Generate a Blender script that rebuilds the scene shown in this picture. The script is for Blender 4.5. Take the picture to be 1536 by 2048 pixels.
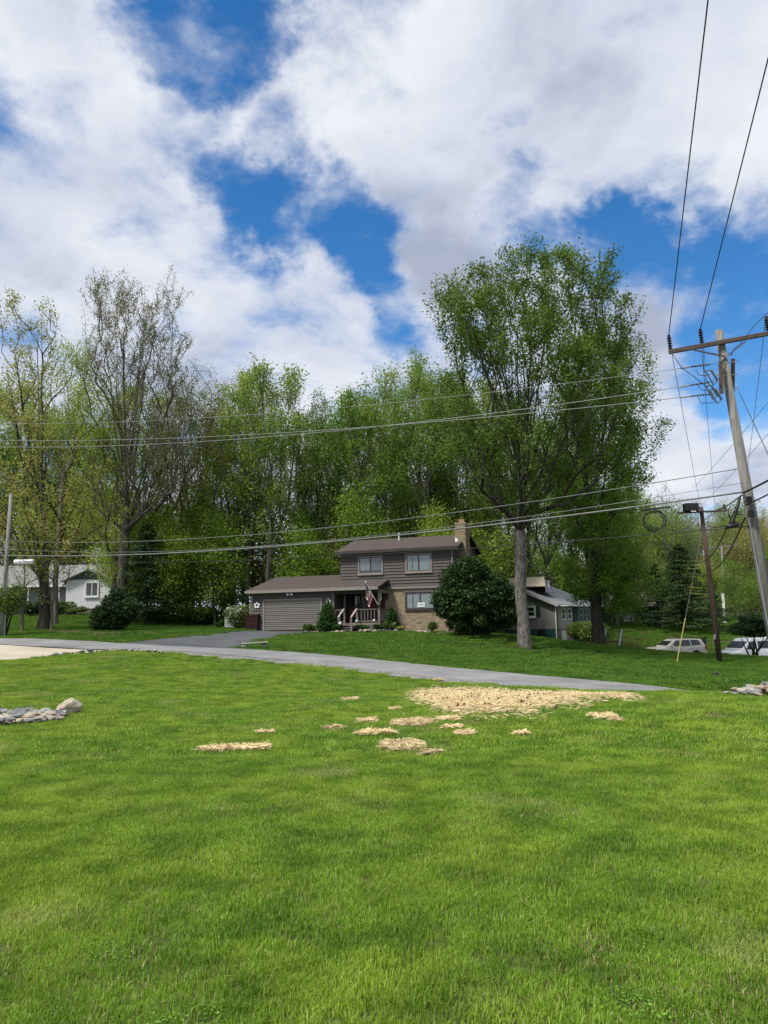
import bpy, bmesh, math, random
import numpy as np
from mathutils import Vector, Matrix
R = math.radians
for _o in list(bpy.data.objects): bpy.data.objects.remove(_o)
S = bpy.context.scene
COL = S.collection
rng = np.random.default_rng(7)
random.seed(7)

# ------------------------------------------------------------------ camera
FPX = 1539.0                      # focal length in photo pixels (photo 1536 x 2048)
CAMZ = 1.6
PITCH, ROLL = 8.0, -1.1
cam_d = bpy.data.cameras.new('camera'); cam = bpy.data.objects.new('camera', cam_d); COL.objects.link(cam)
cam_d.sensor_fit = 'VERTICAL'; cam_d.sensor_height = 24.0; cam_d.lens = 24.0 * FPX / 2048
cam_d.clip_start = 0.05; cam_d.clip_end = 4000
CR = Matrix.Rotation(R(90 + PITCH), 3, 'X') @ Matrix.Rotation(R(ROLL), 3, 'Z')
cam.matrix_world = Matrix.Translation((0, 0, CAMZ)) @ CR.to_4x4()
S.camera = cam

# ------------------------------------------------------------------ light
SUN_ELEV, SUN_AZ = 56.0, 232.0    # azimuth clockwise from +Y: the sun stands behind the camera on the left
EXPOSURE = 0.52
sd = bpy.data.lights.new('sun', 'SUN'); sd.energy = 3.3; sd.angle = R(10); sd.color = (1.0, 0.955, 0.88)
sun = bpy.data.objects.new('sun', sd); COL.objects.link(sun)
sdir = Vector((math.sin(R(SUN_AZ)) * math.cos(R(SUN_ELEV)), math.cos(R(SUN_AZ)) * math.cos(R(SUN_ELEV)), math.sin(R(SUN_ELEV))))
sun.rotation_euler = sdir.to_track_quat('Z', 'Y').to_euler(); sun.location = (-30, -30, 60)
S.view_settings.view_transform = 'Standard'; S.view_settings.look = 'None'
S.view_settings.exposure = EXPOSURE; S.view_settings.gamma = 1; S.view_settings.use_curve_mapping = False
S.render.engine = 'CYCLES'
cy = S.cycles
cy.max_bounces = 6; cy.diffuse_bounces = 3; cy.glossy_bounces = 3; cy.transmission_bounces = 4; cy.transparent_max_bounces = 10
cy.use_denoising = True
cy.sample_clamp_indirect = 6

def ray(px, py):
    d = CR @ Vector(((px - 768) / FPX, -(py - 1024) / FPX, -1.0))
    return d
def P(px, py, d):
    r = ray(px, py); return Vector((0, 0, CAMZ)) + r * (d / r.y)

# world: Nishita sky with broken cloud, laid out by direction only
W = bpy.data.worlds.new('World'); S.world = W; W.use_nodes = True
nt = W.node_tree; N = nt.nodes; L = nt.links; N.clear()
def wn(t, **k):
    n = N.new(t)
    for a, b in k.items(): setattr(n, a, b)
    return n
def wmath(op, a, b=None, c=None, clamp=False):
    n = wn('ShaderNodeMath', operation=op, use_clamp=clamp)
    for i, v in enumerate((a, b, c)):
        if v is None: continue
        if isinstance(v, (int, float)): n.inputs[i].default_value = v
        else: L.new(v, n.inputs[i])
    return n.outputs[0]
def wsmooth(v, lo, hi, a=0.0, b=1.0):
    n = wn('ShaderNodeMapRange', interpolation_type='SMOOTHSTEP')
    L.new(v, n.inputs[0])
    for i, q in enumerate((lo, hi, a, b)): n.inputs[i + 1].default_value = q
    return n.outputs[0]
tc = wn('ShaderNodeTexCoord'); DIRN = tc.outputs['Generated']
sky = wn('ShaderNodeTexSky', sky_type='NISHITA'); sky.sun_disc = False
sky.sun_elevation = R(SUN_ELEV); sky.sun_rotation = R(SUN_AZ); sky.air_density = 1.0; sky.dust_density = 0.2; sky.ozone_density = 3.5; sky.altitude = 600
sep = wn('ShaderNodeSeparateXYZ'); L.new(DIRN, sep.inputs[0])
zc = wmath('ADD', wmath('MAXIMUM', sep.outputs[2], 0.0), 0.22)
cmb = wn('ShaderNodeCombineXYZ')
L.new(wmath('DIVIDE', sep.outputs[0], zc), cmb.inputs[0]); L.new(wmath('DIVIDE', sep.outputs[1], zc), cmb.inputs[1])
def wnoise(vec, scale, detail, rough, off, dist=0.0):
    m = wn('ShaderNodeMapping'); m.inputs['Location'].default_value = off; L.new(vec, m.inputs[0])
    n = wn('ShaderNodeTexNoise'); n.inputs['Scale'].default_value = scale; n.inputs['Detail'].default_value = detail
    n.inputs['Roughness'].default_value = rough; n.inputs['Distortion'].default_value = dist
    L.new(m.outputs[0], n.inputs['Vector']); return n.outputs['Fac']
cl_a = wnoise(cmb.outputs[0], 2.6, 10, 0.62, (3.1, 1.7, 0.3), 0.25)
cl_b = wnoise(cmb.outputs[0], 5.5, 7, 0.58, (7.2, 4.4, 1.1), 0.3)
# gaps of open blue between the clouds: (px, py, radius in degrees, depth)
GAPS = [(310, 75, 3.3, 1.0), (400, 110, 3.3, 1.0), (480, 85, 2.8, .9), (380, 230, 3.0, .55), (330, 290, 2.6, .45), (470, 375, 2.9, .85), (560, 410, 3.1, 1.0),
        (670, 440, 3.0, 1.0), (770, 480, 3.0, 1.0), (800, 545, 2.2, .7), (820, 640, 2.2, .6), (600, 330, 2.6, .45), (1000, 235, 1.2, .4), (1060, 425, 2.0, .55),
        (1140, 520, 2.6, .8), (1240, 520, 3.0, .95), (1330, 540, 3.2, .95), (1440, 550, 3.6, 1.0), (1500, 680, 4.6, 1.0), (1550, 590, 3.4, .8), (1250, 600, 2.0, .4), (1400, 425, 1.8, .3),
        (1700, 560, 6.0, .9), (1780, 720, 5.0, .8), (-150, 60, 5.0, .6), (-330, 300, 6.0, .8)]
wv = wn('ShaderNodeTexNoise'); wv.inputs['Scale'].default_value = 5.0; wv.inputs['Detail'].default_value = 8; wv.inputs['Roughness'].default_value = .62; L.new(DIRN, wv.inputs['Vector'])
w1 = wn('ShaderNodeVectorMath', operation='SUBTRACT'); L.new(wv.outputs['Color'], w1.inputs[0]); w1.inputs[1].default_value = (.5, .5, .5)
w2 = wn('ShaderNodeVectorMath', operation='MULTIPLY_ADD'); L.new(w1.outputs[0], w2.inputs[0]); w2.inputs[1].default_value = (.24, .24, .24); L.new(DIRN, w2.inputs[2])
w3 = wn('ShaderNodeVectorMath', operation='NORMALIZE'); L.new(w2.outputs[0], w3.inputs[0]); WDIR = w3.outputs[0]
hole = None
for (gx, gy, rad, dep) in GAPS:
    d = ray(gx, gy).normalized()
    vm = wn('ShaderNodeVectorMath', operation='DOT_PRODUCT'); L.new(WDIR, vm.inputs[0]); vm.inputs[1].default_value = d
    s = wsmooth(vm.outputs['Value'], math.cos(R(rad * 1.52)), math.cos(R(rad * 0.05)), 0.0, dep)
    hole = s if hole is None else wmath('MAXIMUM', hole, s)
dens = wmath('ADD', wmath('MULTIPLY', wmath('SUBTRACT', cl_a, 0.5), 1.75), wmath('MULTIPLY', wmath('SUBTRACT', cl_b, 0.5), 1.25))
dens = wmath('ADD', dens, 0.56)
dens = wmath('SUBTRACT', dens, wmath('MULTIPLY', hole, 0.60))
cov = wsmooth(dens, -0.10, 0.66)
sh_a = wnoise(cmb.outputs[0], 2.4, 6, 0.52, (1.3, 9.2, 4.0), 0.2)
sh_b = wnoise(cmb.outputs[0], 0.9, 3, 0.5, (5.0, 2.2, 8.0))
shade = wmath('ADD', wmath('MULTIPLY', sh_a, 0.95), wmath('MULTIPLY', sh_b, 0.55))
shade = wmath('ADD', shade, wmath('MULTIPLY', wmath('SUBTRACT', 0.45, dens), 0.20))
cr = wn('ShaderNodeValToRGB'); L.new(shade, cr.inputs[0])
e = cr.color_ramp.elements
e[0].position = 0.54; e[0].color = (0.295, 0.33, 0.415, 1)
e[1].position = 0.84; e[1].color = (0.60, 0.62, 0.66, 1)
k = cr.color_ramp.elements.new(0.68); k.color = (0.475, 0.505, 0.585, 1)
skym = wn('ShaderNodeVectorMath', operation='SCALE'); L.new(sky.outputs[0], skym.inputs[0]); skym.inputs['Scale'].default_value = 0.115
hs_ = wn('ShaderNodeHueSaturation'); hs_.inputs['Saturation'].default_value = 1.30; hs_.inputs['Value'].default_value = 1.0; L.new(skym.outputs[0], hs_.inputs['Color'])
mx = wn('ShaderNodeMix', data_type='RGBA'); L.new(cov, mx.inputs['Factor']); L.new(hs_.outputs[0], mx.inputs['A']); L.new(cr.outputs[0], mx.inputs['B'])
bg = wn('ShaderNodeBackground'); bg.inputs[1].default_value = 1.0; L.new(mx.outputs['Result'], bg.inputs[0])
wo = wn('ShaderNodeOutputWorld'); L.new(bg.outputs[0], wo.inputs[0])
W.cycles.sampling_method = 'MANUAL'; W.cycles.sample_map_resolution = 512

# ------------------------------------------------------------------ materials
MATS = {}
def mat(name, col, rough=0.8, var=0.15, scale=6.0, bump=0.0, bscale=None, metal=0.0, spec=0.3, col2=None, stretch=(1, 1, 1), detail=5):
    """Principled material: colour noise between col and col2 (or a darker/lighter col), fine bump."""
    if name in MATS: return MATS[name]
    m = bpy.data.materials.new(name); m.use_nodes = True; t = m.node_tree; n = t.nodes; l = t.links
    b = n['Principled BSDF']; b.inputs['Roughness'].default_value = rough; b.inputs['Metallic'].default_value = metal
    b.inputs['Specular IOR Level'].default_value = spec
    c = n.new('ShaderNodeTexCoord'); mp = n.new('ShaderNodeMapping'); mp.inputs['Scale'].default_value = stretch
    l.new(c.outputs['Object'], mp.inputs[0])
    z = n.new('ShaderNodeTexNoise'); z.inputs['Scale'].default_value = scale; z.inputs['Detail'].default_value = detail; z.inputs['Roughness'].default_value = 0.6
    l.new(mp.outputs[0], z.inputs['Vector'])
    rp = n.new('ShaderNodeValToRGB'); l.new(z.outputs['Fac'], rp.inputs[0])
    a = tuple(max(0, q * (1 - var)) for q in col); d = col2 if col2 else tuple(min(1, q * (1 + var)) for q in col)
    rp.color_ramp.elements[0].position = 0.32; rp.color_ramp.elements[0].color = (*a, 1)
    rp.color_ramp.elements[1].position = 0.68; rp.color_ramp.elements[1].color = (*d, 1)
    l.new(rp.outputs[0], b.inputs['Base Color'])
    if bump:
        z2 = n.new('ShaderNodeTexNoise'); z2.inputs['Scale'].default_value = bscale or scale * 5; z2.inputs['Detail'].default_value = 4
        l.new(mp.outputs[0], z2.inputs['Vector'])
        bp = n.new('ShaderNodeBump'); bp.inputs['Strength'].default_value = bump; bp.inputs['Distance'].default_value = 0.03
        l.new(z2.outputs['Fac'], bp.inputs['Height']); l.new(bp.outputs[0], b.inputs['Normal'])
    MATS[name] = m; return m

def leafmat(name, dark, light, trans=0.45, hue=0.06, rough=0.6):
    """leaf: diffuse + translucent, colour by the leaf's own attribute and a small shift per plant"""
    if name in MATS: return MATS[name]
    m = bpy.data.materials.new(name); m.use_nodes = True; t = m.node_tree; n = t.nodes; l = t.links; n.clear()
    at = n.new('ShaderNodeAttribute'); at.attribute_name = 'var'
    rp = n.new('ShaderNodeValToRGB'); l.new(at.outputs['Fac'], rp.inputs[0])
    rp.color_ramp.elements[0].color = (*dark, 1); rp.color_ramp.elements[1].color = (*light, 1)
    oi = n.new('ShaderNodeObjectInfo'); hs = n.new('ShaderNodeHueSaturation')
    mr = n.new('ShaderNodeMapRange'); l.new(oi.outputs['Random'], mr.inputs[0]); mr.inputs[3].default_value = 0.5 - hue * .5; mr.inputs[4].default_value = 0.5 + hue * .35
    mv = n.new('ShaderNodeMapRange'); l.new(oi.outputs['Random'], mv.inputs[0]); mv.inputs[3].default_value = 1.15; mv.inputs[4].default_value = 0.82
    l.new(mr.outputs[0], hs.inputs['Hue']); l.new(mv.outputs[0], hs.inputs['Value']); l.new(rp.outputs[0], hs.inputs['Color'])
    df = n.new('ShaderNodeBsdfPrincipled'); df.inputs['Roughness'].default_value = rough; df.inputs['Specular IOR Level'].default_value = 0.25
    tr = n.new('ShaderNodeBsdfTranslucent'); l.new(hs.outputs[0], df.inputs['Base Color']); l.new(hs.outputs[0], tr.inputs[0])
    ms = n.new('ShaderNodeMixShader'); ms.inputs[0].default_value = trans; l.new(df.outputs[0], ms.inputs[1]); l.new(tr.outputs[0], ms.inputs[2])
    o = n.new('ShaderNodeOutputMaterial'); l.new(ms.outputs[0], o.inputs[0])
    MATS[name] = m; return m

def glassmat():
    if 'glass' in MATS: return MATS['glass']
    m = bpy.data.materials.new('glass'); m.use_nodes = True; t = m.node_tree; n = t.nodes; l = t.links; n.clear()
    a = n.new('ShaderNodeBsdfTransparent'); a.inputs[0].default_value = (.78, .84, .84, 1)
    g = n.new('ShaderNodeBsdfGlossy'); g.inputs['Roughness'].default_value = 0.04
    lw = n.new('ShaderNodeLayerWeight'); lw.inputs[0].default_value = .3; f = n.new('ShaderNodeMath'); f.operation = 'MULTIPLY_ADD'; l.new(lw.outputs['Facing'], f.inputs[0]); f.inputs[1].default_value = .6; f.inputs[2].default_value = .10
    x = n.new('ShaderNodeMixShader'); l.new(f.outputs[0], x.inputs[0]); l.new(a.outputs[0], x.inputs[1]); l.new(g.outputs[0], x.inputs[2])
    o = n.new('ShaderNodeOutputMaterial'); l.new(x.outputs[0], o.inputs[0]); MATS['glass'] = m; return m

# ------------------------------------------------------------------ mesh helpers
class MB:
    def __init__(s): s.v = []; s.f = []
    def quad(s, a, b, c, d): i = len(s.v); s.v += [tuple(a), tuple(b), tuple(c), tuple(d)]; s.f.append((i, i + 1, i + 2, i + 3)); return s
    def box(s, x0, x1, y0, y1, z0, z1):
        i = len(s.v)
        s.v += [(x, y, z) for z in (z0, z1) for y in (y0, y1) for x in (x0, x1)]
        s.f += [tuple(i + q for q in f) for f in ((0, 2, 3, 1), (4, 5, 7, 6), (0, 1, 5, 4), (2, 6, 7, 3), (0, 4, 6, 2), (1, 3, 7, 5))]; return s
    def bar(s, a, b, w, h=None, up=(0, 0, 1)):
        """box beam from a to b, w wide and h deep"""
        h = h or w; a = Vector(a); b = Vector(b); d = (b - a).normalized(); u = Vector(up)
        if abs(d.dot(u)) > 0.98: u = Vector((0, 1, 0))
        x = d.cross(u).normalized(); y = x.cross(d).normalized(); i = len(s.v)
        for p in (a, b):
            for (p1, p2) in ((-1, -1), (1, -1), (1, 1), (-1, 1)): s.v.append(tuple(p + x * (p1 * w / 2) + y * (p2 * h / 2)))
        s.f += [tuple(i + q for q in f) for f in ((0, 1, 2, 3), (7, 6, 5, 4), (0, 4, 5, 1), (1, 5, 6, 2), (2, 6, 7, 3), (3, 7, 4, 0))]; return s
    def tube(s, pts, r, n=8, cap=True):
        """tapered tube along pts; r number or list"""
        pts = [Vector(p) for p in pts]; rs = r if isinstance(r, (list, tuple)) else [r] * len(pts); i0 = len(s.v)
        for i, p in enumerate(pts):
            d = (pts[min(i + 1, len(pts) - 1)] - pts[max(i - 1, 0)]).normalized()
            u = Vector((1, 0, 0)) if abs(d.x) < 0.8 else Vector((0, 1, 0))
            x = d.cross(u).normalized(); y = d.cross(x)
            for q in range(n):
                t = 2 * math.pi * q / n; s.v.append(tuple(p + (x * math.cos(t) + y * math.sin(t)) * rs[i]))
        for i in range(len(pts) - 1):
            for q in range(n):
                a = i0 + i * n + q; b = i0 + i * n + (q + 1) % n; s.f.append((a, b, b + n, a + n))
        if cap:
            s.f.append(tuple(i0 + q for q in range(n))[::-1]); s.f.append(tuple(i0 + (len(pts) - 1) * n + q for q in range(n)))
        return s
    def prism(s, poly, y0, y1):
        """polygon in x,z extruded in y"""
        i = len(s.v); n = len(poly)
        s.v += [(x, y0, z) for x, z in poly] + [(x, y1, z) for x, z in poly]
        s.f.append(tuple(range(i, i + n))); s.f.append(tuple(range(i + 2 * n - 1, i + n - 1, -1)))
        for q in range(n): r2 = (q + 1) % n; s.f.append((i + q, i + n + q, i + n + r2, i + r2))
        return s
    def lathe(s, prof, c=(0, 0, 0), n=12, axis='z'):
        i0 = len(s.v)
        for (r, z) in prof:
            for q in range(n):
                t = 2 * math.pi * q / n; p = (r * math.cos(t), r * math.sin(t), z)
                if axis == 'y': p = (p[0], p[2], p[1])
                if axis == 'x': p = (p[2], p[0], p[1])
                s.v.append((p[0] + c[0], p[1] + c[1], p[2] + c[2]))
        for i in range(len(prof) - 1):
            for q in range(n):
                a = i0 + i * n + q; b = i0 + i * n + (q + 1) % n; s.f.append((a, b, b + n, a + n))
        s.f.append(tuple(i0 + q for q in range(n))[::-1]); s.f.append(tuple(i0 + (len(prof) - 1) * n + q for q in range(n)))
        return s
    def mesh(s, name, m, smooth=False):
        me = bpy.data.meshes.new(name); me.from_pydata(s.v, [], s.f)
        bm = bmesh.new(); bm.from_mesh(me); bmesh.ops.recalc_face_normals(bm, faces=bm.faces); bm.to_mesh(me); bm.free()
        if m: me.materials.append(m)
        if smooth: me.polygons.foreach_set('use_smooth', [True] * len(me.polygons))
        me.update(); return me
    def build(s, name, m, parent=None, smooth=False, bevel=0.0, **tags):
        return link(name, s.mesh(name, m, smooth), parent, bevel=bevel, **tags)

def link(name, me, parent=None, loc=None, rz=0.0, scale=None, bevel=0.0, label=None, cat=None, group=None, kind=None):
    o = bpy.data.objects.new(name, me); COL.objects.link(o); o.parent = parent
    if loc is not None: o.location = loc
    if rz: o.rotation_euler = (0, 0, rz)
    if scale is not None: o.scale = scale
    if bevel:
        b = o.modifiers.new('bevel', 'BEVEL'); b.width = bevel; b.segments = 2; b.limit_method = 'ANGLE'
    tag(o, label, cat, group, kind); return o
def tag(o, label=None, cat=None, group=None, kind=None):
    if label: o['label'] = label
    if cat: o['category'] = cat
    if group: o['group'] = group
    if kind: o['kind'] = kind
    return o
def thing(name, label, cat, loc=(0, 0, 0), rz=0.0, group=None):
    o = bpy.data.objects.new(name, None); COL.objects.link(o); o.location = loc; o.rotation_euler = (0, 0, rz); o.empty_display_size = .3
    return tag(o, label, cat, group)
def copy_tree(o, parent=None, label=None, group=None):
    c = o.copy(); COL.objects.link(c); c.parent = parent
    if label: c['label'] = label
    if group: c['group'] = group
    for ch in o.children: copy_tree(ch, c)
    return c

def npmesh(name, verts, quads, m, var=None, smooth=False):
    """fast mesh from arrays: verts (n,3), quads (f,k)"""
    me = bpy.data.meshes.new(name); nv = len(verts); nf, kk = quads.shape
    me.vertices.add(nv); me.vertices.foreach_set('co', np.ascontiguousarray(verts, dtype=np.float32).ravel())
    me.loops.add(nf * kk); me.loops.foreach_set('vertex_index', np.ascontiguousarray(quads, dtype=np.int32).ravel())
    me.polygons.add(nf); me.polygons.foreach_set('loop_start', np.arange(0, nf * kk, kk, dtype=np.int32))
    if smooth: me.polygons.foreach_set('use_smooth', np.ones(nf, dtype=bool))
    if var is not None:
        a = me.attributes.new('var', 'FLOAT', 'FACE'); a.data.foreach_set('value', np.ascontiguousarray(var, dtype=np.float32))
    if m: me.materials.append(m)
    me.update(calc_edges=True); me.validate(); return me
# ------------------------------------------------------------------ terrain
CTRL = []
def ctl(px, py, d): p = P(px, py, d); CTRL.append((p.x, p.y, p.z))
for q in [(-3, 0, 0), (3, 0, 0), (0, -12, 0), (-20, -12, 0), (20, -12, 0), (0, 6, 0), (-6, 8, 0), (6, 8, 0), (0, 13, 0), (-12, 10, .1), (12, 10, .1),
          (-7, 14.5, .02), (-14, 18, .15), (-22, 25, .35), (30, 12, -.2), (-35, 15, .5)]: CTRL.append(q)
for q in [(270, 1306, 31), (400, 1316, 30), (640, 1336, 27), (860, 1362, 23.5), (1100, 1383, 20), (1250, 1388, 18.4), (1390, 1391, 17.0), (1536, 1395, 15),
          (0, 1320, 30), (0, 1292, 36), (-150, 1300, 33),
          (0, 1277, 43), (250, 1287, 40), (450, 1297, 37), (700, 1314, 32), (900, 1335, 28), (1100, 1354, 25.2), (1240, 1366, 23.5), (1280, 1383, 19.6), (1390, 1387, 18.4), (1390, 1382, 22.6),
          (450, 1290, 40), (527, 1261, 53), (600, 1265, 51), (700, 1263, 50), (800, 1262, 48.5), (915, 1270, 48), (990, 1276, 47), (800, 1290, 39), (1000, 1320, 35),
          (1047, 1298, 45), (1195, 1291, 55), (1120, 1286, 66), (1435, 1325, 44), (1345, 1306, 52), (1500, 1313, 50), (1250, 1312, 46), (1250, 1345, 30), (1450, 1365, 28), (1600, 1340, 40),
          (88, 1260, 50), (5, 1276, 44), (170, 1229, 74), (40, 1234, 72), (150, 1268, 46), (330, 1251, 60), (-150, 1262, 50), (-150, 1236, 74), (430, 1256, 58),
          (1240, 1247, 92), (1420, 1268, 82), (1300, 1252, 90), (1500, 1268, 82), (1640, 1265, 82)]: ctl(*q)
def xat(px, d): return P(px, 1240, d).x
for q in [(1560, 17.5, -.75), (1560, 21, -.95),
          (1345, 66, -2.16), (1500, 63, -2.45), (1700, 62, -2.6), (1250, 67, -1.6), (1120, 70, -.6),
          (500, 75, 1.6), (700, 75, 1.4), (900, 75, .9), (1050, 82, .4), (500, 58, 1.3), (750, 56, 1.0), (950, 58, .5)]: CTRL.append((xat(q[0], q[1]), q[1], q[2]))
for q in [(-60, 120, 2.5), (0, 120, 1.0), (40, 120, 1.0), (-90, 60, 3), (90, 60, -3), (90, 20, -2.5), (-90, 10, 2), (60, 120, 2.5), (95, 130, 7), (0, -40, 0), (60, -40, -1), (-60, -40, 1)]: CTRL.append(q)
CT = np.array(CTRL, dtype=float)
def _tpsk(r2): return np.where(r2 > 1e-9, 0.5 * r2 * np.log(np.maximum(r2, 1e-9)), 0.0)
_n = len(CT); _K = _tpsk(((CT[:, None, :2] - CT[None, :, :2]) ** 2).sum(-1)) + np.eye(_n) * 0.03
_Q = np.c_[np.ones(_n), CT[:, :2]]
_A = np.block([[_K, _Q], [_Q.T, np.zeros((3, 3))]]); _sol = np.linalg.solve(_A, np.r_[CT[:, 2], np.zeros(3)])
def GZ(x, y):
    x = np.asarray(x, float); y = np.asarray(y, float); sh = x.shape; x = x.ravel(); y = y.ravel(); out = np.empty(len(x))
    for i in range(0, len(x), 20000):
        a, b = x[i:i + 20000], y[i:i + 20000]
        k = _tpsk((a[:, None] - CT[:, 0]) ** 2 + (b[:, None] - CT[:, 1]) ** 2)
        out[i:i + 20000] = k @ _sol[:_n] + _sol[_n] + _sol[_n + 1] * a + _sol[_n + 2] * b
    # beyond the surveyed patch settle to the far field: level left, a hill on the right
    r = np.sqrt((x - 0) ** 2 + (y - 45) ** 2); w = np.clip((r - 75) / 70, 0, 1); w = w * w * (3 - 2 * w)
    hill = 26 * np.clip((x * 0.9 + (y - 100) * 0.25 - 30) / 130, 0, 1) ** 1.1 * np.clip((y - 60) / 80, 0, 1)
    far = 1.0 + hill - np.clip((y - 200) / 400, 0, 1) * 10
    return (out * (1 - w) + far * w).reshape(sh)
def gz(x, y): return float(GZ(np.array([x]), np.array([y]))[0])
def PG(px, d):
    """point on the ground at depth d in the photo column px (near its horizon)"""
    x = P(px, 1260, d).x; return Vector((x, d, gz(x, d)))
def H_at(px, py, d, base): return P(px, py, d).z - base

def axis(lo, hi, mid0, mid1, fine, grow=1.12):
    a = [mid0]
    while a[-1] < mid1: a.append(a[-1] + fine)
    s = fine
    while a[-1] < hi: s *= grow; a.append(a[-1] + s)
    s = fine; b = [mid0]
    while b[-1] > lo: s *= grow; b.append(b[-1] - s)
    return np.array(b[:0:-1] + a)
gx = axis(-1600, 1600, -32, 32, 0.5); gy = axis(-400, 2400, 0, 72, 0.5)
GXm, GYm = np.meshgrid(gx, gy); GZm = GZ(GXm, GYm)
def gridmesh(name, X, Y, Z, m):
    ny, nx = X.shape; v = np.c_[X.ravel(), Y.ravel(), Z.ravel()]
    i = np.arange(ny * nx).reshape(ny, nx); q = np.stack([i[:-1, :-1], i[:-1, 1:], i[1:, 1:], i[1:, :-1]], -1).reshape(-1, 4)
    return npmesh(name, v, q, m, smooth=True)
m_soil = mat('turf_soil', (0.055, 0.090, 0.014), 0.95, 0.35, 1.5, 0.9, 30, col2=(0.085, 0.085, 0.030))
link('ground', gridmesh('ground', GXm, GYm, GZm - 0.012, m_soil), kind='structure')

# ---- sheets that follow the ground: rows of (left point, right point) resampled across
def ribbon(name, A, B, m, lift, nx=8, step=0.7, kind='structure', rag=0.0):
    A = [Vector((p.x, p.y)) for p in A]; B = [Vector((p.x, p.y)) for p in B]
    def res(pts, n):
        pts = np.array([tuple(p) for p in pts]); s = np.r_[0, np.cumsum(np.hypot(*np.diff(pts, axis=0).T))]; t = np.linspace(0, s[-1], n)
        return np.c_[np.interp(t, s, pts[:, 0]), np.interp(t, s, pts[:, 1])]
    n = max(8, int(sum((A[i + 1] - A[i]).length for i in range(len(A) - 1)) / step))
    a = res(A, n); b = res(B, n)
    if rag: a += rng.normal(0, rag, a.shape); b += rng.normal(0, rag, b.shape)
    t = np.linspace(0, 1, nx); X = a[:, 0][:, None] * (1 - t) + b[:, 0][:, None] * t; Y = a[:, 1][:, None] * (1 - t) + b[:, 1][:, None] * t
    return link(name, gridmesh(name, X, Y, GZ(X, Y) + lift, m), kind=kind), np.r_[a, b[::-1]]
def inpoly(x, y, poly):
    c = np.zeros(x.shape, bool); n = len(poly); j = n - 1
    for i in range(n):
        xi, yi = poly[i]; xj, yj = poly[j]
        k = ((yi > y) != (yj > y)) & (x < (xj - xi) * (y - yi) / (yj - yi + 1e-12) + xi); c ^= k; j = i
    return c
m_road = mat('road_asphalt', (0.195, 0.194, 0.195), 0.9, 0.14, 0.8, 0.35, 60, col2=(0.265, 0.263, 0.26), detail=9)
m_drive = mat('driveway_asphalt', (0.075, 0.08, 0.088), 0.85, 0.18, 0.9, 0.25, 60, col2=(0.11, 0.115, 0.12))
m_tan = mat('concrete_drive', (0.42, 0.36, 0.27), 0.9, 0.12, 0.5, 0.2, 40, col2=(0.50, 0.44, 0.35))
m_gravel = mat('gravel', (0.17, 0.165, 0.155), 0.95, 0.35, 12, 0.8, 30, col2=(0.30, 0.29, 0.27))
far_e = [(-420, 1268, 55), (-200, 1272, 48.5), (0, 1277, 43), (250, 1287, 40), (450, 1297, 37), (700, 1314, 32), (900, 1335, 28), (1100, 1354, 25.2), (1240, 1366, 23.5), (1390, 1380, 22.2), (1560, 1390, 20.3), (1800, 1400, 17.5)]
near_e = [(-420, 1268, 47), (-200, 1280, 41.5), (0, 1291, 37.2), (250, 1303, 34.0), (400, 1313, 31.8), (640, 1333, 28.4), (860, 1356, 24.6), (1100, 1375, 21.3), (1250, 1380, 19.5), (1390, 1385, 18.3), (1560, 1395, 16.9), (1800, 1400, 14.5)]
FE = [P(a, 1262, d) for a, b, d in far_e]; NE = [P(a, 1262, d) for a, b, d in near_e]
_, POLY_ROAD = ribbon('road', NE, FE, m_road, 0.012, 9, 0.6, rag=0.04)
# loose gravel shoulder along the near edge of the road
NE2 = [P(a, 1262, d - (0.9 if 250 <= a < 1000 else .15)) for a, b, d in near_e]
_, POLY_SHO = ribbon('road_shoulder', NE2[3:9], [p + Vector((0.0, 0.25, 0)) for p in NE[3:9]], m_gravel, 0.004, 5, 0.5, rag=0.10)
# driveway of the brown house: up from the road to the garage door
dl = [P(a, 1262, d) for a, d in [(220, 39.5), (300, 42.5), (380, 46.5), (450, 50.5), (518, 54.2)]]
dr = [P(a, 1262, d) for a, d in [(470, 35.8), (500, 39.5), (535, 43.5), (572, 47.5), (648, 51.8)]]
_, POLY_DRV = ribbon('driveway', dl, dr, m_drive, 0.004, 12, 0.5)
# pale concrete drive entering at left
tl = [P(a, 1262, d) for a, d in [(-420, 46.0), (-200, 41.3), (0, 36.9), (130, 34.9), (215, 33.6)]]
tr = [P(a, 1262, d) for a, d in [(-420, 36), (-200, 32.2), (0, 29.6), (120, 31.0), (235, 33.3)]]
_, POLY_TAN = ribbon('concrete_driveway', tr, tl, m_tan, 0.008, 8, 0.6)
# neighbours' street behind the lawn, where the cars stand
sl = [Vector((xat(a, d), d)) for a, d in [(1130, 74), (1250, 70.5), (1345, 68.5), (1500, 66), (1750, 63)]]
sr = [Vector((xat(a, d), d)) for a, d in [(1130, 70), (1250, 66.5), (1345, 64), (1500, 60.5), (1750, 57)]]
_, POLY_ST = ribbon('parking_lane', sr, sl, m_road, 0.006, 5, 1.0)

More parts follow.
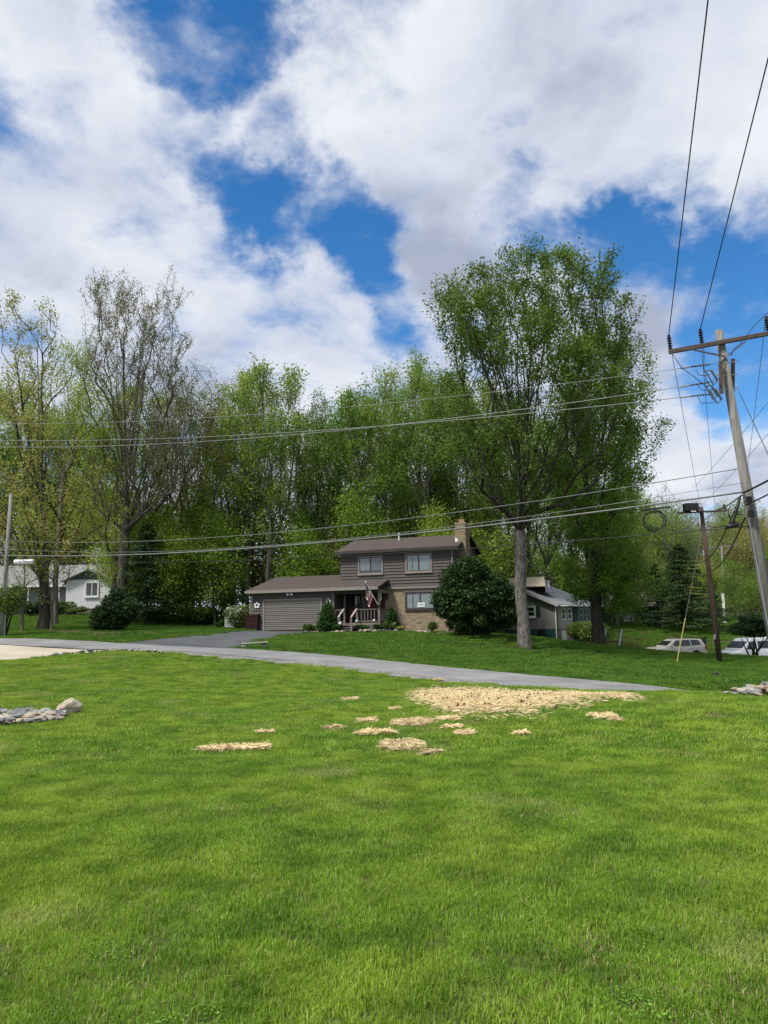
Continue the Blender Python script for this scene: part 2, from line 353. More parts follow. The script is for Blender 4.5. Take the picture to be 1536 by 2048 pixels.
# ------------------------------------------------------------------ grass
def blade_patch(name, size, n, h0, h1, w, m, seed):
    g = np.random.default_rng(seed)
    b = np.c_[g.uniform(-size / 2, size / 2, n), g.uniform(-size / 2, size / 2, n), np.zeros(n)]
    cx = g.uniform(-size / 2, size / 2, (30, 2)); k = g.integers(0, 30, n); tuft = g.random(n) < 0.45
    b[tuft, :2] = cx[k[tuft]] + g.normal(0, size * .035, (tuft.sum(), 2))
    a = g.uniform(0, 2 * np.pi, n); lean = g.gamma(2.0, 0.22, n); hh = g.uniform(h0, h1, n)
    d = np.c_[np.cos(a), np.sin(a), np.zeros(n)]; s = np.c_[-np.sin(a + g.normal(0, .6, n)), np.cos(a), np.zeros(n)]; s /= np.linalg.norm(s, axis=1)[:, None]
    up = np.array([0, 0, 1.0]); ww = (w * g.uniform(.7, 1.3, n))[:, None]; hh = hh[:, None]; lean = lean[:, None]
    m1 = b + up * hh * .55 + d * hh * lean * .25; t1 = b + up * hh * (1 - .35 * np.minimum(lean, 1.6) ** 1.3) + d * hh * lean * .9
    v = np.stack([b - s * ww * .5, b + s * ww * .5, m1 + s * ww * .45, m1 - s * ww * .45, t1 + s * ww * .08, t1 - s * ww * .08], 1).reshape(-1, 3)
    i = np.arange(n)[:, None] * 6; q = np.stack([i + [0, 1, 2, 3], i + [3, 2, 4, 5]], 1).reshape(-1, 4)
    dry = np.where(g.random(n) < .09, g.uniform(.8, 1, n), g.uniform(0, .66, n))
    return npmesh(name, v, q, m, var=np.repeat(dry, 2))
def grassmat(name, dark, light, dry, pscale, ytint):
    m = bpy.data.materials.new(name); m.use_nodes = True; t = m.node_tree; n = t.nodes; l = t.links; n.clear()
    at = n.new('ShaderNodeAttribute'); at.attribute_name = 'var'
    rp = n.new('ShaderNodeValToRGB'); l.new(at.outputs['Fac'], rp.inputs[0])
    rp.color_ramp.elements[0].color = (*dark, 1); rp.color_ramp.elements[1].color = (*dry, 1); rp.color_ramp.elements[1].position = .95
    k = rp.color_ramp.elements.new(.66); k.color = (*light, 1)
    ge = n.new('ShaderNodeNewGeometry')
    def nz(sc, det, lo, hi):
        z = n.new('ShaderNodeTexNoise'); z.inputs['Scale'].default_value = sc; z.inputs['Detail'].default_value = det; l.new(ge.outputs['Position'], z.inputs['Vector'])
        q = n.new('ShaderNodeMapRange'); q.interpolation_type = 'SMOOTHSTEP'; l.new(z.outputs['Fac'], q.inputs[0]); q.inputs[1].default_value = lo; q.inputs[2].default_value = hi; return q.outputs[0]
    a = nz(pscale, 3, .36, .66); b = nz(pscale * 4.5, 3, .34, .68); c = nz(pscale * 1.6, 4, .56, .74)
    def mixc(f, A, B, fac=1.0, mode='MIX'):
        x = n.new('ShaderNodeMix'); x.data_type = 'RGBA'; x.blend_type = mode
        if fac != 1.0:
            mm = n.new('ShaderNodeMath'); mm.operation = 'MULTIPLY'; l.new(f, mm.inputs[0]); mm.inputs[1].default_value = fac; f = mm.outputs[0]
        l.new(f, x.inputs['Factor'])
        for s_, v in (('A', A), ('B', B)):
            if isinstance(v, tuple): x.inputs[s_].default_value = (*v, 1)
            else: l.new(v, x.inputs[s_])
        return x.outputs['Result']
    c1 = mixc(a, rp.outputs[0], ytint, 0.52)
    c2 = mixc(b, c1, (.50, .60, .46), 0.9, 'MULTIPLY')
    c3 = mixc(c, c2, dry, 0.36)
    df = n.new('ShaderNodeBsdfPrincipled'); df.inputs['Roughness'].default_value = .55; df.inputs['Specular IOR Level'].default_value = .3; l.new(c3, df.inputs['Base Color'])
    tr = n.new('ShaderNodeBsdfTranslucent'); l.new(c3, tr.inputs[0]); ms = n.new('ShaderNodeMixShader'); ms.inputs[0].default_value = .4
    l.new(df.outputs[0], ms.inputs[1]); l.new(tr.outputs[0], ms.inputs[2]); o = n.new('ShaderNodeOutputMaterial'); l.new(ms.outputs[0], o.inputs[0]); return m
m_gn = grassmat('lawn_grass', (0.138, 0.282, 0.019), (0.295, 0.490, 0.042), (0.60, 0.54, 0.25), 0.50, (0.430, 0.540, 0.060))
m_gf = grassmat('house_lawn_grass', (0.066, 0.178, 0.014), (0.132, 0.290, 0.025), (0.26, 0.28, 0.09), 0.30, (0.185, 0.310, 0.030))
def scatter(name, pts, protos, label):
    """kind=stuff: instances of blade patches on prepared points"""
    x, y, s, rz = pts; z = GZ(x, y) - 0.012
    me = bpy.data.meshes.new(name); me.vertices.add(len(x)); me.vertices.foreach_set('co', np.c_[x, y, z].astype(np.float32).ravel())
    for nm, val, ty in (('scl', s, 'FLOAT'), ('rotz', rz, 'FLOAT'), ('pick', rng.integers(0, len(protos), len(x)), 'INT')):
        a = me.attributes.new(nm, ty, 'POINT'); a.data.foreach_set('value', np.ascontiguousarray(val, dtype=np.int32 if ty == 'INT' else np.float32))
    col = bpy.data.collections.new(name + '_patches')
    for q, pm in enumerate(protos): col.objects.link(bpy.data.objects.new('grass_patch', pm))
    o = link(name, me, kind='stuff', label=label, cat='grass')
    g = bpy.data.node_groups.new(name, 'GeometryNodeTree'); g.interface.new_socket('Geometry', in_out='INPUT', socket_type='NodeSocketGeometry'); g.interface.new_socket('Geometry', in_out='OUTPUT', socket_type='NodeSocketGeometry')
    n = g.nodes; l = g.links; gi = n.new('NodeGroupInput'); go = n.new('NodeGroupOutput')
    ip = n.new('GeometryNodeInstanceOnPoints'); ci = n.new('GeometryNodeCollectionInfo'); ci.inputs['Collection'].default_value = col
    ci.inputs['Separate Children'].default_value = True; ci.inputs['Reset Children'].default_value = True
    def na(nm, ty):
        a = n.new('GeometryNodeInputNamedAttribute'); a.data_type = ty; a.inputs['Name'].default_value = nm; return a.outputs['Attribute']
    cx = n.new('ShaderNodeCombineXYZ'); l.new(na('rotz', 'FLOAT'), cx.inputs[2]); l.new(gi.outputs[0], ip.inputs['Points']); l.new(ci.outputs[0], ip.inputs['Instance'])
    ip.inputs['Pick Instance'].default_value = True; l.new(na('pick', 'INT'), ip.inputs['Instance Index']); l.new(cx.outputs[0], ip.inputs['Rotation'])
    sc = n.new('ShaderNodeCombineXYZ')
    for q in range(3): l.new(na('scl', 'FLOAT'), sc.inputs[q])
    l.new(sc.outputs[0], ip.inputs['Scale']); l.new(ip.outputs[0], go.inputs[0])
    md = o.modifiers.new('scatter', 'NODES'); md.node_group = g; return o
def wedge(y0, y1, dens, k=0.56, pad=2.5, x_lo=-1e9, x_hi=1e9):
    st = 1 / math.sqrt(dens); xm = k * y1 + pad; X, Y = np.meshgrid(np.arange(-xm, xm, st), np.arange(y0, y1, st)); x, y = X.ravel(), Y.ravel()
    x = x + rng.uniform(-.45, .45, len(x)) * st; y = y + rng.uniform(-.45, .45, len(y)) * st; w = (np.abs(x) < k * y + pad) & (x > x_lo) & (x < x_hi); return x[w], y[w]
def off(x, y, polys):
    w = np.ones(len(x), bool)
    for p in polys: w &= ~inpoly(x, y, p)
    return w
# straw mulch patches: (label, px, py, half width px, half height px)
STRAW = []
def straw_centre(px, py):
    r = ray(px, py); z = 0.0
    for _ in range(12):
        t = (z - CAMZ) / r.z; x, y = r.x * t, r.y * t; z = gz(x, y)
    return x, y
STRAW_SPEC = [
    ('wide patch of pale straw mulch with dark soil clods by the road', 990, 1404, 180, 27, 10),
    ('long straw arm reaching right from the wide mulch patch', 1175, 1395, 125, 11, 6),
    ('ragged straw patch under the right end of the wide mulch patch', 1205, 1434, 26, 6, 3),
    ('rightmost tiny streak of straw below the ragged mulch patch', 1232, 1444, 13, 2.5, 2),
    ('long narrow straw strip lying alone at lower left of the mulch', 478, 1498, 69, 5.5, 4),
    ('thin straw streak just above the long narrow strip', 530, 1467, 16, 2.5, 2),
    ('small straw patch at the left end of the middle row', 667, 1458, 19, 3.5, 2),
    ('small straw patch up and right of the middle row', 735, 1443, 22, 4, 2),
    ('flat straw patch in the middle of the lawn, wider than tall', 752, 1467, 34, 5, 3),
    ('broad straw patch nearest the wide mulch patch on its lower left', 825, 1447, 42, 7, 4),
    ('straw patch lowest in the lawn, lumpy with a dark edge', 803, 1493, 42, 10, 5),
    ('straw scrap just right of the broad middle patch', 897, 1440, 22, 4, 2),
    ('thin line of straw below the scrap by the broad patch', 905, 1456, 24, 2, 2),
    ('round straw scrap under the wide mulch patch', 929, 1469, 18, 5, 3),
    ('tiny straw scrap alone right of centre on the lawn', 1042, 1470, 13, 2.5, 2),
    ('small straw scrap next to the lumpy lowest patch', 862, 1508, 18, 2.5, 2),
    ('thin straw streak at the road edge of the near lawn', 876, 1361, 13, 2, 2),
    ('narrow straw streak high and left of the mulch', 697, 1400, 17, 2.5, 2),
    ('faint straw streak left of the wide mulch patch', 790, 1420, 12, 2, 2),
]
straw_blobs = []
for (lb, px, py, hw, hh, nl) in STRAW_SPEC:
    x0, y0 = straw_centre(px, py); xw = straw_centre(px + hw, py)[0] - x0; ya = straw_centre(px, py - hh)[1]; yb = straw_centre(px, py + hh)[1]
    g = np.random.default_rng(int(px * 7 + py)); ry = max((ya - yb) / 2, .12); lobes = []
    for q in range(nl * 9):
        f = g.uniform(-.82, .82); lobes.append((x0 + f * xw, (ya + yb) / 2 + g.uniform(-.6, .6) * ry * math.sqrt(1 - f * f), xw * g.uniform(.07, .24), ry * g.uniform(.14, .42)))
    straw_blobs.append((lb, x0, (ya + yb) / 2, xw, ry, lobes))
def in_lobes(x, y, lobes, k=1.0):
    w = np.zeros(len(x), bool)
    for (a, b, rx, ry) in lobes: w |= ((x - a) / (rx * k)) ** 2 + ((y - b) / (ry * k)) ** 2 < 1
    return w
def no_straw(x, y, k=0.8):
    w = np.ones(len(x), bool); luck = rng.random(len(x)) < .10
    for (lb, a, b, rx, ry, lobes) in straw_blobs:
        near = (np.abs(x - a) < rx * 1.5) & (np.abs(y - b) < ry * 1.8); idx = np.where(near)[0]
        if len(idx): w[idx] &= ~in_lobes(x[idx], y[idx], lobes, k) | luck[idx]
    return w
HOUSE_KEEP = []      # footprints where nothing grows, filled in by the house numbers below
HOUSE_KEEP.append([tuple((xat(a, d), d)) for a, d in [(505, 54), (660, 51.5), (770, 50.5), (940, 49.5), (975, 56), (560, 64)]])
HOUSE_KEEP.append([tuple((xat(a, d), d)) for a, d in [(985, 73), (1112, 67), (1190, 78), (1080, 90)]])
LITTER = [tuple((xat(a, d), d)) for a, d in [(60, 48.3), (130, 46.6), (230, 46.2), (330, 46.8), (385, 48.5), (330, 49.6), (230, 49.6), (150, 49.4)]]
FBED = [tuple((xat(a, d), d)) for a, d in [(604, 51.3), (612, 50.1), (690, 48.7), (770, 48.0), (875, 47.5), (905, 48.4), (905, 49.6), (770, 50.3), (664, 51.6)]]
BED_L = [tuple((xat(a, d), d)) for a, d in [(-160, 13.6), (-160, 12.6), (0, 13.0), (60, 13.5), (120, 14.0), (150, 14.5), (100, 14.9), (0, 15.5), (-160, 15.6)]]
keep = [POLY_ROAD, POLY_SHO, POLY_DRV, POLY_TAN, POLY_ST, BED_L, FBED] + HOUSE_KEEP
near_p = [blade_patch('grass_patch', .48, 1600, .020, .050, .0034, m_gn, 11 + q) for q in range(6)]
mid_p = [blade_patch('grass_patch', .9, 1700, .028, .060, .0080, m_gn, 31 + q) for q in range(5)]
far_p = [blade_patch('grass_patch', 1.6, 1500, .045, .10, .020, m_gf, 51 + q) for q in range(5)]
def mkpts(x, y, s0, s1): return x, y, rng.uniform(s0, s1, len(x)), rng.uniform(0, 6.283, len(x))
x, y = wedge(1.8, 9.5, 14.5, pad=1.2); w = off(x, y, keep) & no_straw(x, y)
scatter('lawn_grass', mkpts(x[w], y[w], .75, 1.2), near_p, 'bright green mown grass of the near lawn')
def road_near_y(x): return np.interp(x, [p.x for p in NE2], [p.y for p in NE2])
x, y = wedge(9.2, 34, 3.4, pad=1.5); w = off(x, y, keep) & no_straw(x, y, .86) & (y < road_near_y(x) + .1)
scatter('lawn_edge_grass', mkpts(x[w], y[w], .75, 1.15), mid_p, 'bright green mown grass running up to the road')
x, y = wedge(18, 64, 1.35, pad=2.5); w = off(x, y, keep) & (off(x, y, [LITTER]) | (rng.random(len(x)) < .35)) & (y > np.interp(x, [p.x for p in FE], [p.y for p in FE]) + .95)
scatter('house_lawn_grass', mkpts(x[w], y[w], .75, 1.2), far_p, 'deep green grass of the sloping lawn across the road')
verge_p = [blade_patch('grass_patch', .6, 420, .035, .085, .011, m_gf, 81 + q) for q in range(4)]
x, y = wedge(18, 46, 7.0, pad=2.5); fe_ = np.interp(x, [p.x for p in FE], [p.y for p in FE]); w = off(x, y, keep) & (y > fe_ + .16 + rng.random(len(x)) * .12) & (y < fe_ + 1.5)
scatter('verge_grass', mkpts(x[w], y[w], .7, 1.1), verge_p, 'green grass verge along the far edge of the road')
x, y = wedge(64, 110, .5, pad=2.5); w = off(x, y, keep)
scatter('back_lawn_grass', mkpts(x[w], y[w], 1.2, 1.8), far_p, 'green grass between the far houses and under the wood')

m_litter = mat('leaf_litter', (0.070, 0.052, 0.034), .95, .35, 2.5, .8, 20, col2=(0.115, 0.090, 0.055))
def polysheet(name, poly, m, lift, n=26, **k):
    p = np.array(poly); c = p.mean(0); V = [(c[0], c[1], gz(*c) + lift)]; F = []; t = np.linspace(0, 1, 9)[1:]; per = np.concatenate([np.linspace(p[i], p[(i + 1) % len(p)], 8)[:-1] for i in range(len(p))]); per = per + rng.normal(0, .08, per.shape)
    pts = c + (per - c)[None] * t[:, None, None]; m_ = len(per); fl_ = pts.reshape(-1, 2); V = np.r_[np.array(V), np.c_[fl_, GZ(fl_[:, 0], fl_[:, 1]) + lift]]
    F = [(0, 1 + i, 1 + (i + 1) % m_, 1 + (i + 1) % m_) for i in range(0)] ; Q = [(1 + r * m_ + i, 1 + r * m_ + (i + 1) % m_, 1 + (r + 1) * m_ + (i + 1) % m_, 1 + (r + 1) * m_ + i) for r in range(len(t) - 1) for i in range(m_)]
    return link(name, npmesh(name, V, np.array(Q), m, smooth=True), **k)
polysheet('leaf_litter', LITTER, m_litter, .006, kind='structure'); polysheet('flower_bed_soil', FBED, m_litter, .010, kind='structure')

# clover, coarse weeds and dead thatch here and there in the near lawn
def weed_patch(seed, n, rad, size, z0, z1, m):
    g = np.random.default_rng(seed); a = g.uniform(0, 6.283, n); r = rad * np.sqrt(g.random(n)) * g.uniform(.6, 1.2, n); c = np.c_[r * np.cos(a), r * np.sin(a), g.uniform(z0, z1, n)]
    nr = g.normal(0, .35, (n, 3)) + np.array([0, 0, 1.0]); nr /= np.linalg.norm(nr, axis=1)[:, None]; t = g.normal(size=(n, 3)); t -= nr * (t * nr).sum(1)[:, None]; t /= np.linalg.norm(t, axis=1)[:, None]; b = np.cross(nr, t); s = (size * g.uniform(.6, 1.4, n))[:, None]
    return npmesh('weed_patch', np.stack([c - t * s, c + b * s * .7, c + t * s, c - b * s * .7], 1).reshape(-1, 3), np.arange(n * 4).reshape(-1, 4), m, var=g.random(n))
m_clover = leafmat('clover', (0.095, 0.220, 0.020), (0.190, 0.350, 0.045), .3, .0)
m_thatch = leafmat('thatch', (0.26, 0.20, 0.09), (0.52, 0.44, 0.24), .2, .0)
cl_p = [weed_patch(401 + q, 170, .17, .0065, .012, .038, m_clover) for q in range(3)]
th_p = [blade_patch('grass_patch', .34, 110, .015, .040, .0040, m_thatch, 411 + q) for q in range(3)]
def clustered(n_c, per, y0, y1, spread):
    cy_ = y0 + (y1 - y0) * rng.random(n_c) ** .8; cx_ = rng.uniform(-1, 1, n_c) * (.56 * cy_ + .8); k = rng.integers(0, n_c, n_c * per); return cx_[k] + rng.normal(0, spread, n_c * per), cy_[k] + rng.normal(0, spread, n_c * per)
x, y = clustered(18, 6, 2.8, 12, .45); w = off(x, y, keep) & no_straw(x, y); scatter('clover', mkpts(x[w], y[w], .6, 1.2), cl_p, 'small dark clover patches in the near lawn')
x, y = clustered(46, 9, 2.6, 14, .40); w = off(x, y, keep) & no_straw(x, y); scatter('dead_thatch', mkpts(x[w], y[w], .6, 1.3), th_p, 'dry tan thatch showing through the near lawn')
# dark patched seam along the near edge of the road
m_tar = mat('tar_seam', (0.045, 0.045, 0.047), .85, .3, 3, .3, 40, col2=(0.085, 0.083, 0.08))
sa = [P(a, 1262, np.interp(a, [q[0] for q in near_e], [q[2] for q in near_e]) + .42) for a in (330, 400, 470, 540, 600)]
ribbon('road_seam', sa, [p + Vector((.02, .16, 0)) for p in sa], m_tar, .017, 3, .4, rag=.03)
sa = [P(a, 1262, 35.9 + .0 * a) for a in (70, 110, 150)]
ribbon('road_seam', sa, [p + Vector((.02, .35, 0)) for p in sa], m_tar, .017, 3, .4, rag=.04)

# ------------------------------------------------------------------ straw
m_straw = leafmat('straw', (0.48, 0.35, 0.17), (0.86, 0.72, 0.44), .15, 0.0, .7)
m_strawbed = mat('straw_bed', (0.48, 0.37, 0.20), .95, .25, 9, .9, 40, col2=(0.74, 0.60, 0.36))
m_clod = mat('soil_clod', (0.075, 0.050, 0.028), .95, .3, 9, .5)
for (lb, x0, y0, xw, ry, lobes) in straw_blobs:
    g = np.random.default_rng(int(abs(x0) * 1000 + y0 * 10)); A = 4 * xw * ry; n = int(np.clip(A * 4200, 500, 34000))
    X = x0 + g.uniform(-1.3, 1.3, n * 3) * xw; Y = y0 + g.uniform(-1.6, 1.6, n * 3) * ry
    keepm = in_lobes(X, Y, lobes) | (in_lobes(X, Y, lobes, 1.35) & (g.random(n * 3) < .30)) | (in_lobes(X, Y, lobes, 1.9) & (g.random(n * 3) < .07)); X, Y = X[keepm][:n], Y[keepm][:n]; n = len(X)
    if n < 10: continue
    root = thing('straw_patch', lb, 'straw', (x0, y0, gz(x0, y0)), group='straw mulch patches on the near lawn')
    a = g.uniform(0, 6.283, n); ln = g.uniform(.05, .16, n); wd = g.uniform(.0022, .0048, n); tl = g.normal(0, .16, n)
    Z = GZ(X, Y) - gz(x0, y0) + g.uniform(.012, .05, n)
    c = np.c_[X - x0, Y - y0, Z]; d = np.c_[np.cos(a) * ln, np.sin(a) * ln, tl * ln] * .5; s = np.c_[-np.sin(a) * wd, np.cos(a) * wd, g.normal(0, .6, n) * wd]
    v = np.stack([c - d - s, c + d - s, c + d + s, c - d + s], 1).reshape(-1, 3); q = np.arange(n * 4).reshape(-1, 4)
    link('straw', npmesh('straw', v, q, m_straw, var=g.random(n)), root, kind='stuff')
    # trampled straw under the loose stalks, an uneven low sheet cut to the patch outline
    st = max(.05, min(.16, xw / 22)); ux = np.arange(x0 - xw * 1.2, x0 + xw * 1.2, st); uy = np.arange(y0 - ry * 1.4, y0 + ry * 1.4, st * .8); UX, UY = np.meshgrid(ux, uy)
    inn = in_lobes(UX.ravel(), UY.ravel(), lobes, .80).reshape(UX.shape)
    UZ = GZ(UX, UY) - gz(x0, y0) + np.where(inn, .012 + g.random(UX.shape) * .016, -.03)
    i = np.arange(UX.size).reshape(UX.shape); qq = np.stack([i[:-1, :-1], i[:-1, 1:], i[1:, 1:], i[1:, :-1]], -1).reshape(-1, 4); use = inn.ravel()[qq].any(1)
    if use.sum(): link('straw_bed', npmesh('straw_bed', np.c_[UX.ravel() - x0, UY.ravel() - y0, UZ.ravel()], qq[use], m_strawbed, smooth=True), root, kind='stuff')
    nc = int(np.clip(A * 7, 0, 170)) if 'clods' in lb or 'lumpy' in lb or 'ragged' in lb else 0
    if nc:
        b = MB()
        for q in range(nc):
            k = g.integers(0, n); r = g.uniform(.02, .06); cx_, cy_, cz_ = X[k] - x0, Y[k] - y0, Z[k]; i0 = len(b.v)
            b.v += [(cx_ + r * g.uniform(.7, 1.3) * math.cos(t), cy_ + r * g.uniform(.7, 1.3) * math.sin(t), cz_ - .02) for t in (0, 1.26, 2.5, 3.8, 5.0)] + [(cx_ + g.normal(0, r * .2), cy_, cz_ + r * g.uniform(.6, 1.1))]
            b.f += [(i0 + t, i0 + (t + 1) % 5, i0 + 5) for t in range(5)]
        b.build('soil_clods', m_clod, root, kind='stuff')

# ------------------------------------------------------------------ stones
def rock_mesh(name, seed, m, sub=2, flat=.6, jag=.28):
    bm = bmesh.new(); bmesh.ops.create_icosphere(bm, subdivisions=sub, radius=1.0); g = np.random.default_rng(seed)
    pl = g.normal(size=(9, 3)); pl /= np.linalg.norm(pl, axis=1)[:, None]; dd = g.uniform(.50, .88, 9)
    for v in bm.verts:
        p = np.array(v.co)
        for n_, d_ in zip(pl, dd):
            e_ = p @ n_ - d_
            if e_ > 0: p = p - n_ * e_ * .92
        p = p + g.normal(0, jag * .10, 3); v.co = (p[0], p[1], p[2] * flat)
    me = bpy.data.meshes.new(name); bm.to_mesh(me); bm.free(); me.materials.append(m); return me
m_st = [mat('stone_buff', (0.40, 0.34, 0.25), .9, .3, 2.5, .6, 9, col2=(0.52, 0.46, 0.36)), mat('stone_grey', (0.25, 0.25, 0.25), .9, .3, 2.5, .6, 9, col2=(0.40, 0.40, 0.39)),
        mat('stone_slate', (0.13, 0.135, 0.145), .85, .3, 2, .5, 9, col2=(0.22, 0.225, 0.235)), mat('stone_rust', (0.30, 0.20, 0.13), .9, .3, 2.5, .6, 9, col2=(0.46, 0.37, 0.28))]
ROCKS = [rock_mesh('stone', 100 + q, m_st[q % 4], 2, .5 + .1 * (q % 3)) for q in range(12)]
big = rock_mesh('boulder', 79, mat('boulder', (0.33, 0.25, 0.17), .9, .35, 1.8, .8, 6, col2=(0.56, 0.49, 0.39), detail=8), 3, .78, .14)
bx, by = straw_centre(136, 1426)
link('boulder', big, loc=(bx, by, gz(bx, by) + .12), rz=.5, scale=(.25, .21, .21), label='large tan boulder at the end of the stone bed on the left', cat='rock')
def stone_bed(label, spots, group=None):
    x0, y0 = np.mean([s[0] for s in spots]), np.mean([s[1] for s in spots]); root = thing('stone_border', label, 'stone border', (x0, y0, gz(x0, y0)), group=group)
    for i, (x, y, r) in enumerate(spots):
        o = link('stone', ROCKS[random.randrange(12)], root, loc=(x - x0, y - y0, gz(x, y) - gz(x0, y0) + r * .30 + .03), scale=(r * random.uniform(.8, 1.4), r * random.uniform(.7, 1.1), r * random.uniform(.6, 1.0)))
        o.rotation_euler = (random.uniform(-.3, .3), random.uniform(-.3, .3), random.uniform(0, 6.28))
    return root
sp = []
for q in range(260):
    px = random.uniform(-150, 128); py = 1436 + (128 - px) * .02 + random.uniform(-1, 1) * (6 + (128 - px) * .06); x, y = straw_centre(px, py)
    if random.random() < .4: py = 1436 + (128 - px) * .02 + random.choice((-1, 1)) * (6 + (128 - px) * .055); x, y = straw_centre(px, py)
    sp.append((x, y, random.choice((.05, .06, .07, .08, .09, .12))))
bed = stone_bed('bed of mixed tan and grey stones ending at the boulder', sp)
link('slate_slab', ROCKS[2], bed, loc=(straw_centre(46, 1434)[0] - bed.location.x, straw_centre(46, 1436)[1] - bed.location.y, .07), scale=(.20, .15, .15))
sp = []
for q in range(120):
    t = random.random(); px = 1462 + t * 170; py = 1399 - random.random() * 30 * min(1, t * 1.7); x, y = straw_centre(px, min(py, 1400)); h = 0
    x = xat(px, 14.6 + random.uniform(-.5, .7)); y = 14.6 + random.uniform(-.6, .7); sp.append((x, y, random.choice((.05, .06, .08, .10, .13))))
pile = stone_bed('heap of flat grey and rust stones at the right edge of the near lawn', sp)
for ch in pile.children:
    t = np.clip((ch.location.x + pile.location.x - xat(1462, 14.6)) / 1.0, 0, 1); ch.location.z += random.random() * .30 * t
sp = []
for (a, b, da, db, n) in ((70, 200, 30.2, 32.6, 16), (200, 262, 32.6, 32.6, 6), (262, 330, 32.3, 30.9, 14)):
    for q in range(n):
        t = (q + random.random() * .6) / n; x = xat(a + (b - a) * t, da + (db - da) * t); sp.append((x, da + (db - da) * t + random.uniform(-.08, .08), random.choice((.06, .08, .1, .14))))
stone_bed('row of pale stones edging the lawn tip between concrete drive and road', sp)
# gravel lumps along the road shoulder
b = MB(); g = np.random.default_rng(5)
for q in range(900):
    t = g.random(); i = min(int(t * 5), 4) + 3; f = t * 5 - int(t * 5); p = NE2[i].lerp(NE2[i + 1], f); p2 = NE[i].lerp(NE[i + 1], f); s_ = g.random() * 1.15; x, y = p.x + (p2.x - p.x) * s_, p.y + (p2.y - p.y) * s_
    r = g.uniform(.02, .065); z = gz(x, y) if q % 3 == 0 else z; z = gz(x, y); i0 = len(b.v)
    b.v += [(x + r * g.uniform(.7, 1.3) * math.cos(t_), y + r * g.uniform(.7, 1.3) * math.sin(t_), z) for t_ in (0, 1.26, 2.5, 3.8, 5.0)] + [(x, y, z + r * g.uniform(.5, 1.0))]
    b.f += [(i0 + t_, i0 + (t_ + 1) % 5, i0 + 5) for t_ in range(5)]
b.build('shoulder_gravel', mat('gravel_lump', (.20, .19, .18), .95, .4, 20, col2=(.34, .33, .31)), kind='stuff', label='loose gravel along the near edge of the road', cat='gravel')
# ------------------------------------------------------------------ houses
class Frame:
    """a building's own axes: u along its front (left to right), v into depth, z up"""
    def __init__(s, o, yaw): s.o = Vector(o); s.a = R(yaw); s.u = Vector((math.cos(s.a), math.sin(s.a), 0)); s.v = Vector((-math.sin(s.a), math.cos(s.a), 0))
    def hit(s, px, py, v=0.0):
        r = ray(px, py); c = Vector((0, 0, CAMZ)); t = (v - (c - s.o).dot(s.v)) / r.dot(s.v); p = c + r * t - s.o; return p.dot(s.u), p.z
    def hitu(s, px, py, u=0.0):
        r = ray(px, py); c = Vector((0, 0, CAMZ)); t = (u - (c - s.o).dot(s.u)) / r.dot(s.u); p = c + r * t - s.o; return p.dot(s.v), p.z
    def local(s, p): p = Vector(p) - s.o; return Vector((p.dot(s.u), p.dot(s.v), p.z))

m_sid = mat('siding_taupe', (0.088, 0.076, 0.070), .7, .08, 3, .05, 30)
m_sidw = mat('siding_white', (0.68, 0.68, 0.69), .65, .06, 3)
m_sidg = mat('siding_grey', (0.20, 0.19, 0.18), .7, .08, 3)
m_sidgl = mat('siding_beige', (0.26, 0.245, 0.225), .7, .08, 3)
m_green = mat('foundation_green', (0.015, 0.085, 0.075), .7, .15, 3)
m_dkgreen = mat('siding_green', (0.075, 0.125, 0.105), .75, .1, 3)
m_trim = mat('trim_taupe', (0.235, 0.21, 0.19), .6, .06, 4)
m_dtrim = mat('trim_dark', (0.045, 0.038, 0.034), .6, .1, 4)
m_white = mat('paint_white', (0.74, 0.74, 0.72), .5, .05, 4)
m_shing = mat('roof_shingle', (0.062, 0.049, 0.045), .95, .22, 9, .6, 40, col2=(0.115, 0.092, 0.085), stretch=(1, 3, 3))
m_shgrey = mat('roof_shingle_grey', (0.22, 0.22, 0.225), .95, .2, 6, .4, 40)
m_metalroof = mat('roof_metal_pale', (0.25, 0.26, 0.265), .5, .1, 2)
m_tanroof = mat('roof_shingle_tan', (0.50, 0.42, 0.31), .95, .15, 4, .3, 30)
m_gdoor = mat('garage_door_paint', (0.185, 0.172, 0.152), .6, .06, 3)
m_brick = mat('brick_buff', (0.25, 0.19, 0.115), .9, .3, 3.2, .4, 40, col2=(0.47, 0.385, 0.26), stretch=(.8, 1, 4.5), detail=7)
m_mort = mat('mortar', (0.29, 0.25, 0.19), .95, .15, 8)
m_conc = mat('concrete', (0.36, 0.35, 0.33), .9, .15, 3)
m_black = mat('black_metal', (0.015, 0.015, 0.016), .5, .2, 6)
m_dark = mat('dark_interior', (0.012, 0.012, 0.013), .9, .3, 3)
m_curt = mat('curtain', (0.34, 0.37, 0.37), .9, .12, 4)
m_blind = mat('blind', (0.30, 0.31, 0.31), .8, .08, 4)
m_deck = mat('deck_wood', (0.21, 0.175, 0.145), .85, .2, 4, stretch=(1, 6, 6))
m_deckl = mat('deck_rail_wood', (0.19, 0.17, 0.15), .8, .15, 4)
m_red = mat('dark_red_paint', (0.060, 0.012, 0.011), .6, .2, 3)
m_stonew = mat('fieldstone', (0.16, 0.12, 0.09), .95, .5, 5, .8, 8, col2=(0.34, 0.28, 0.22))
m_gl = glassmat()

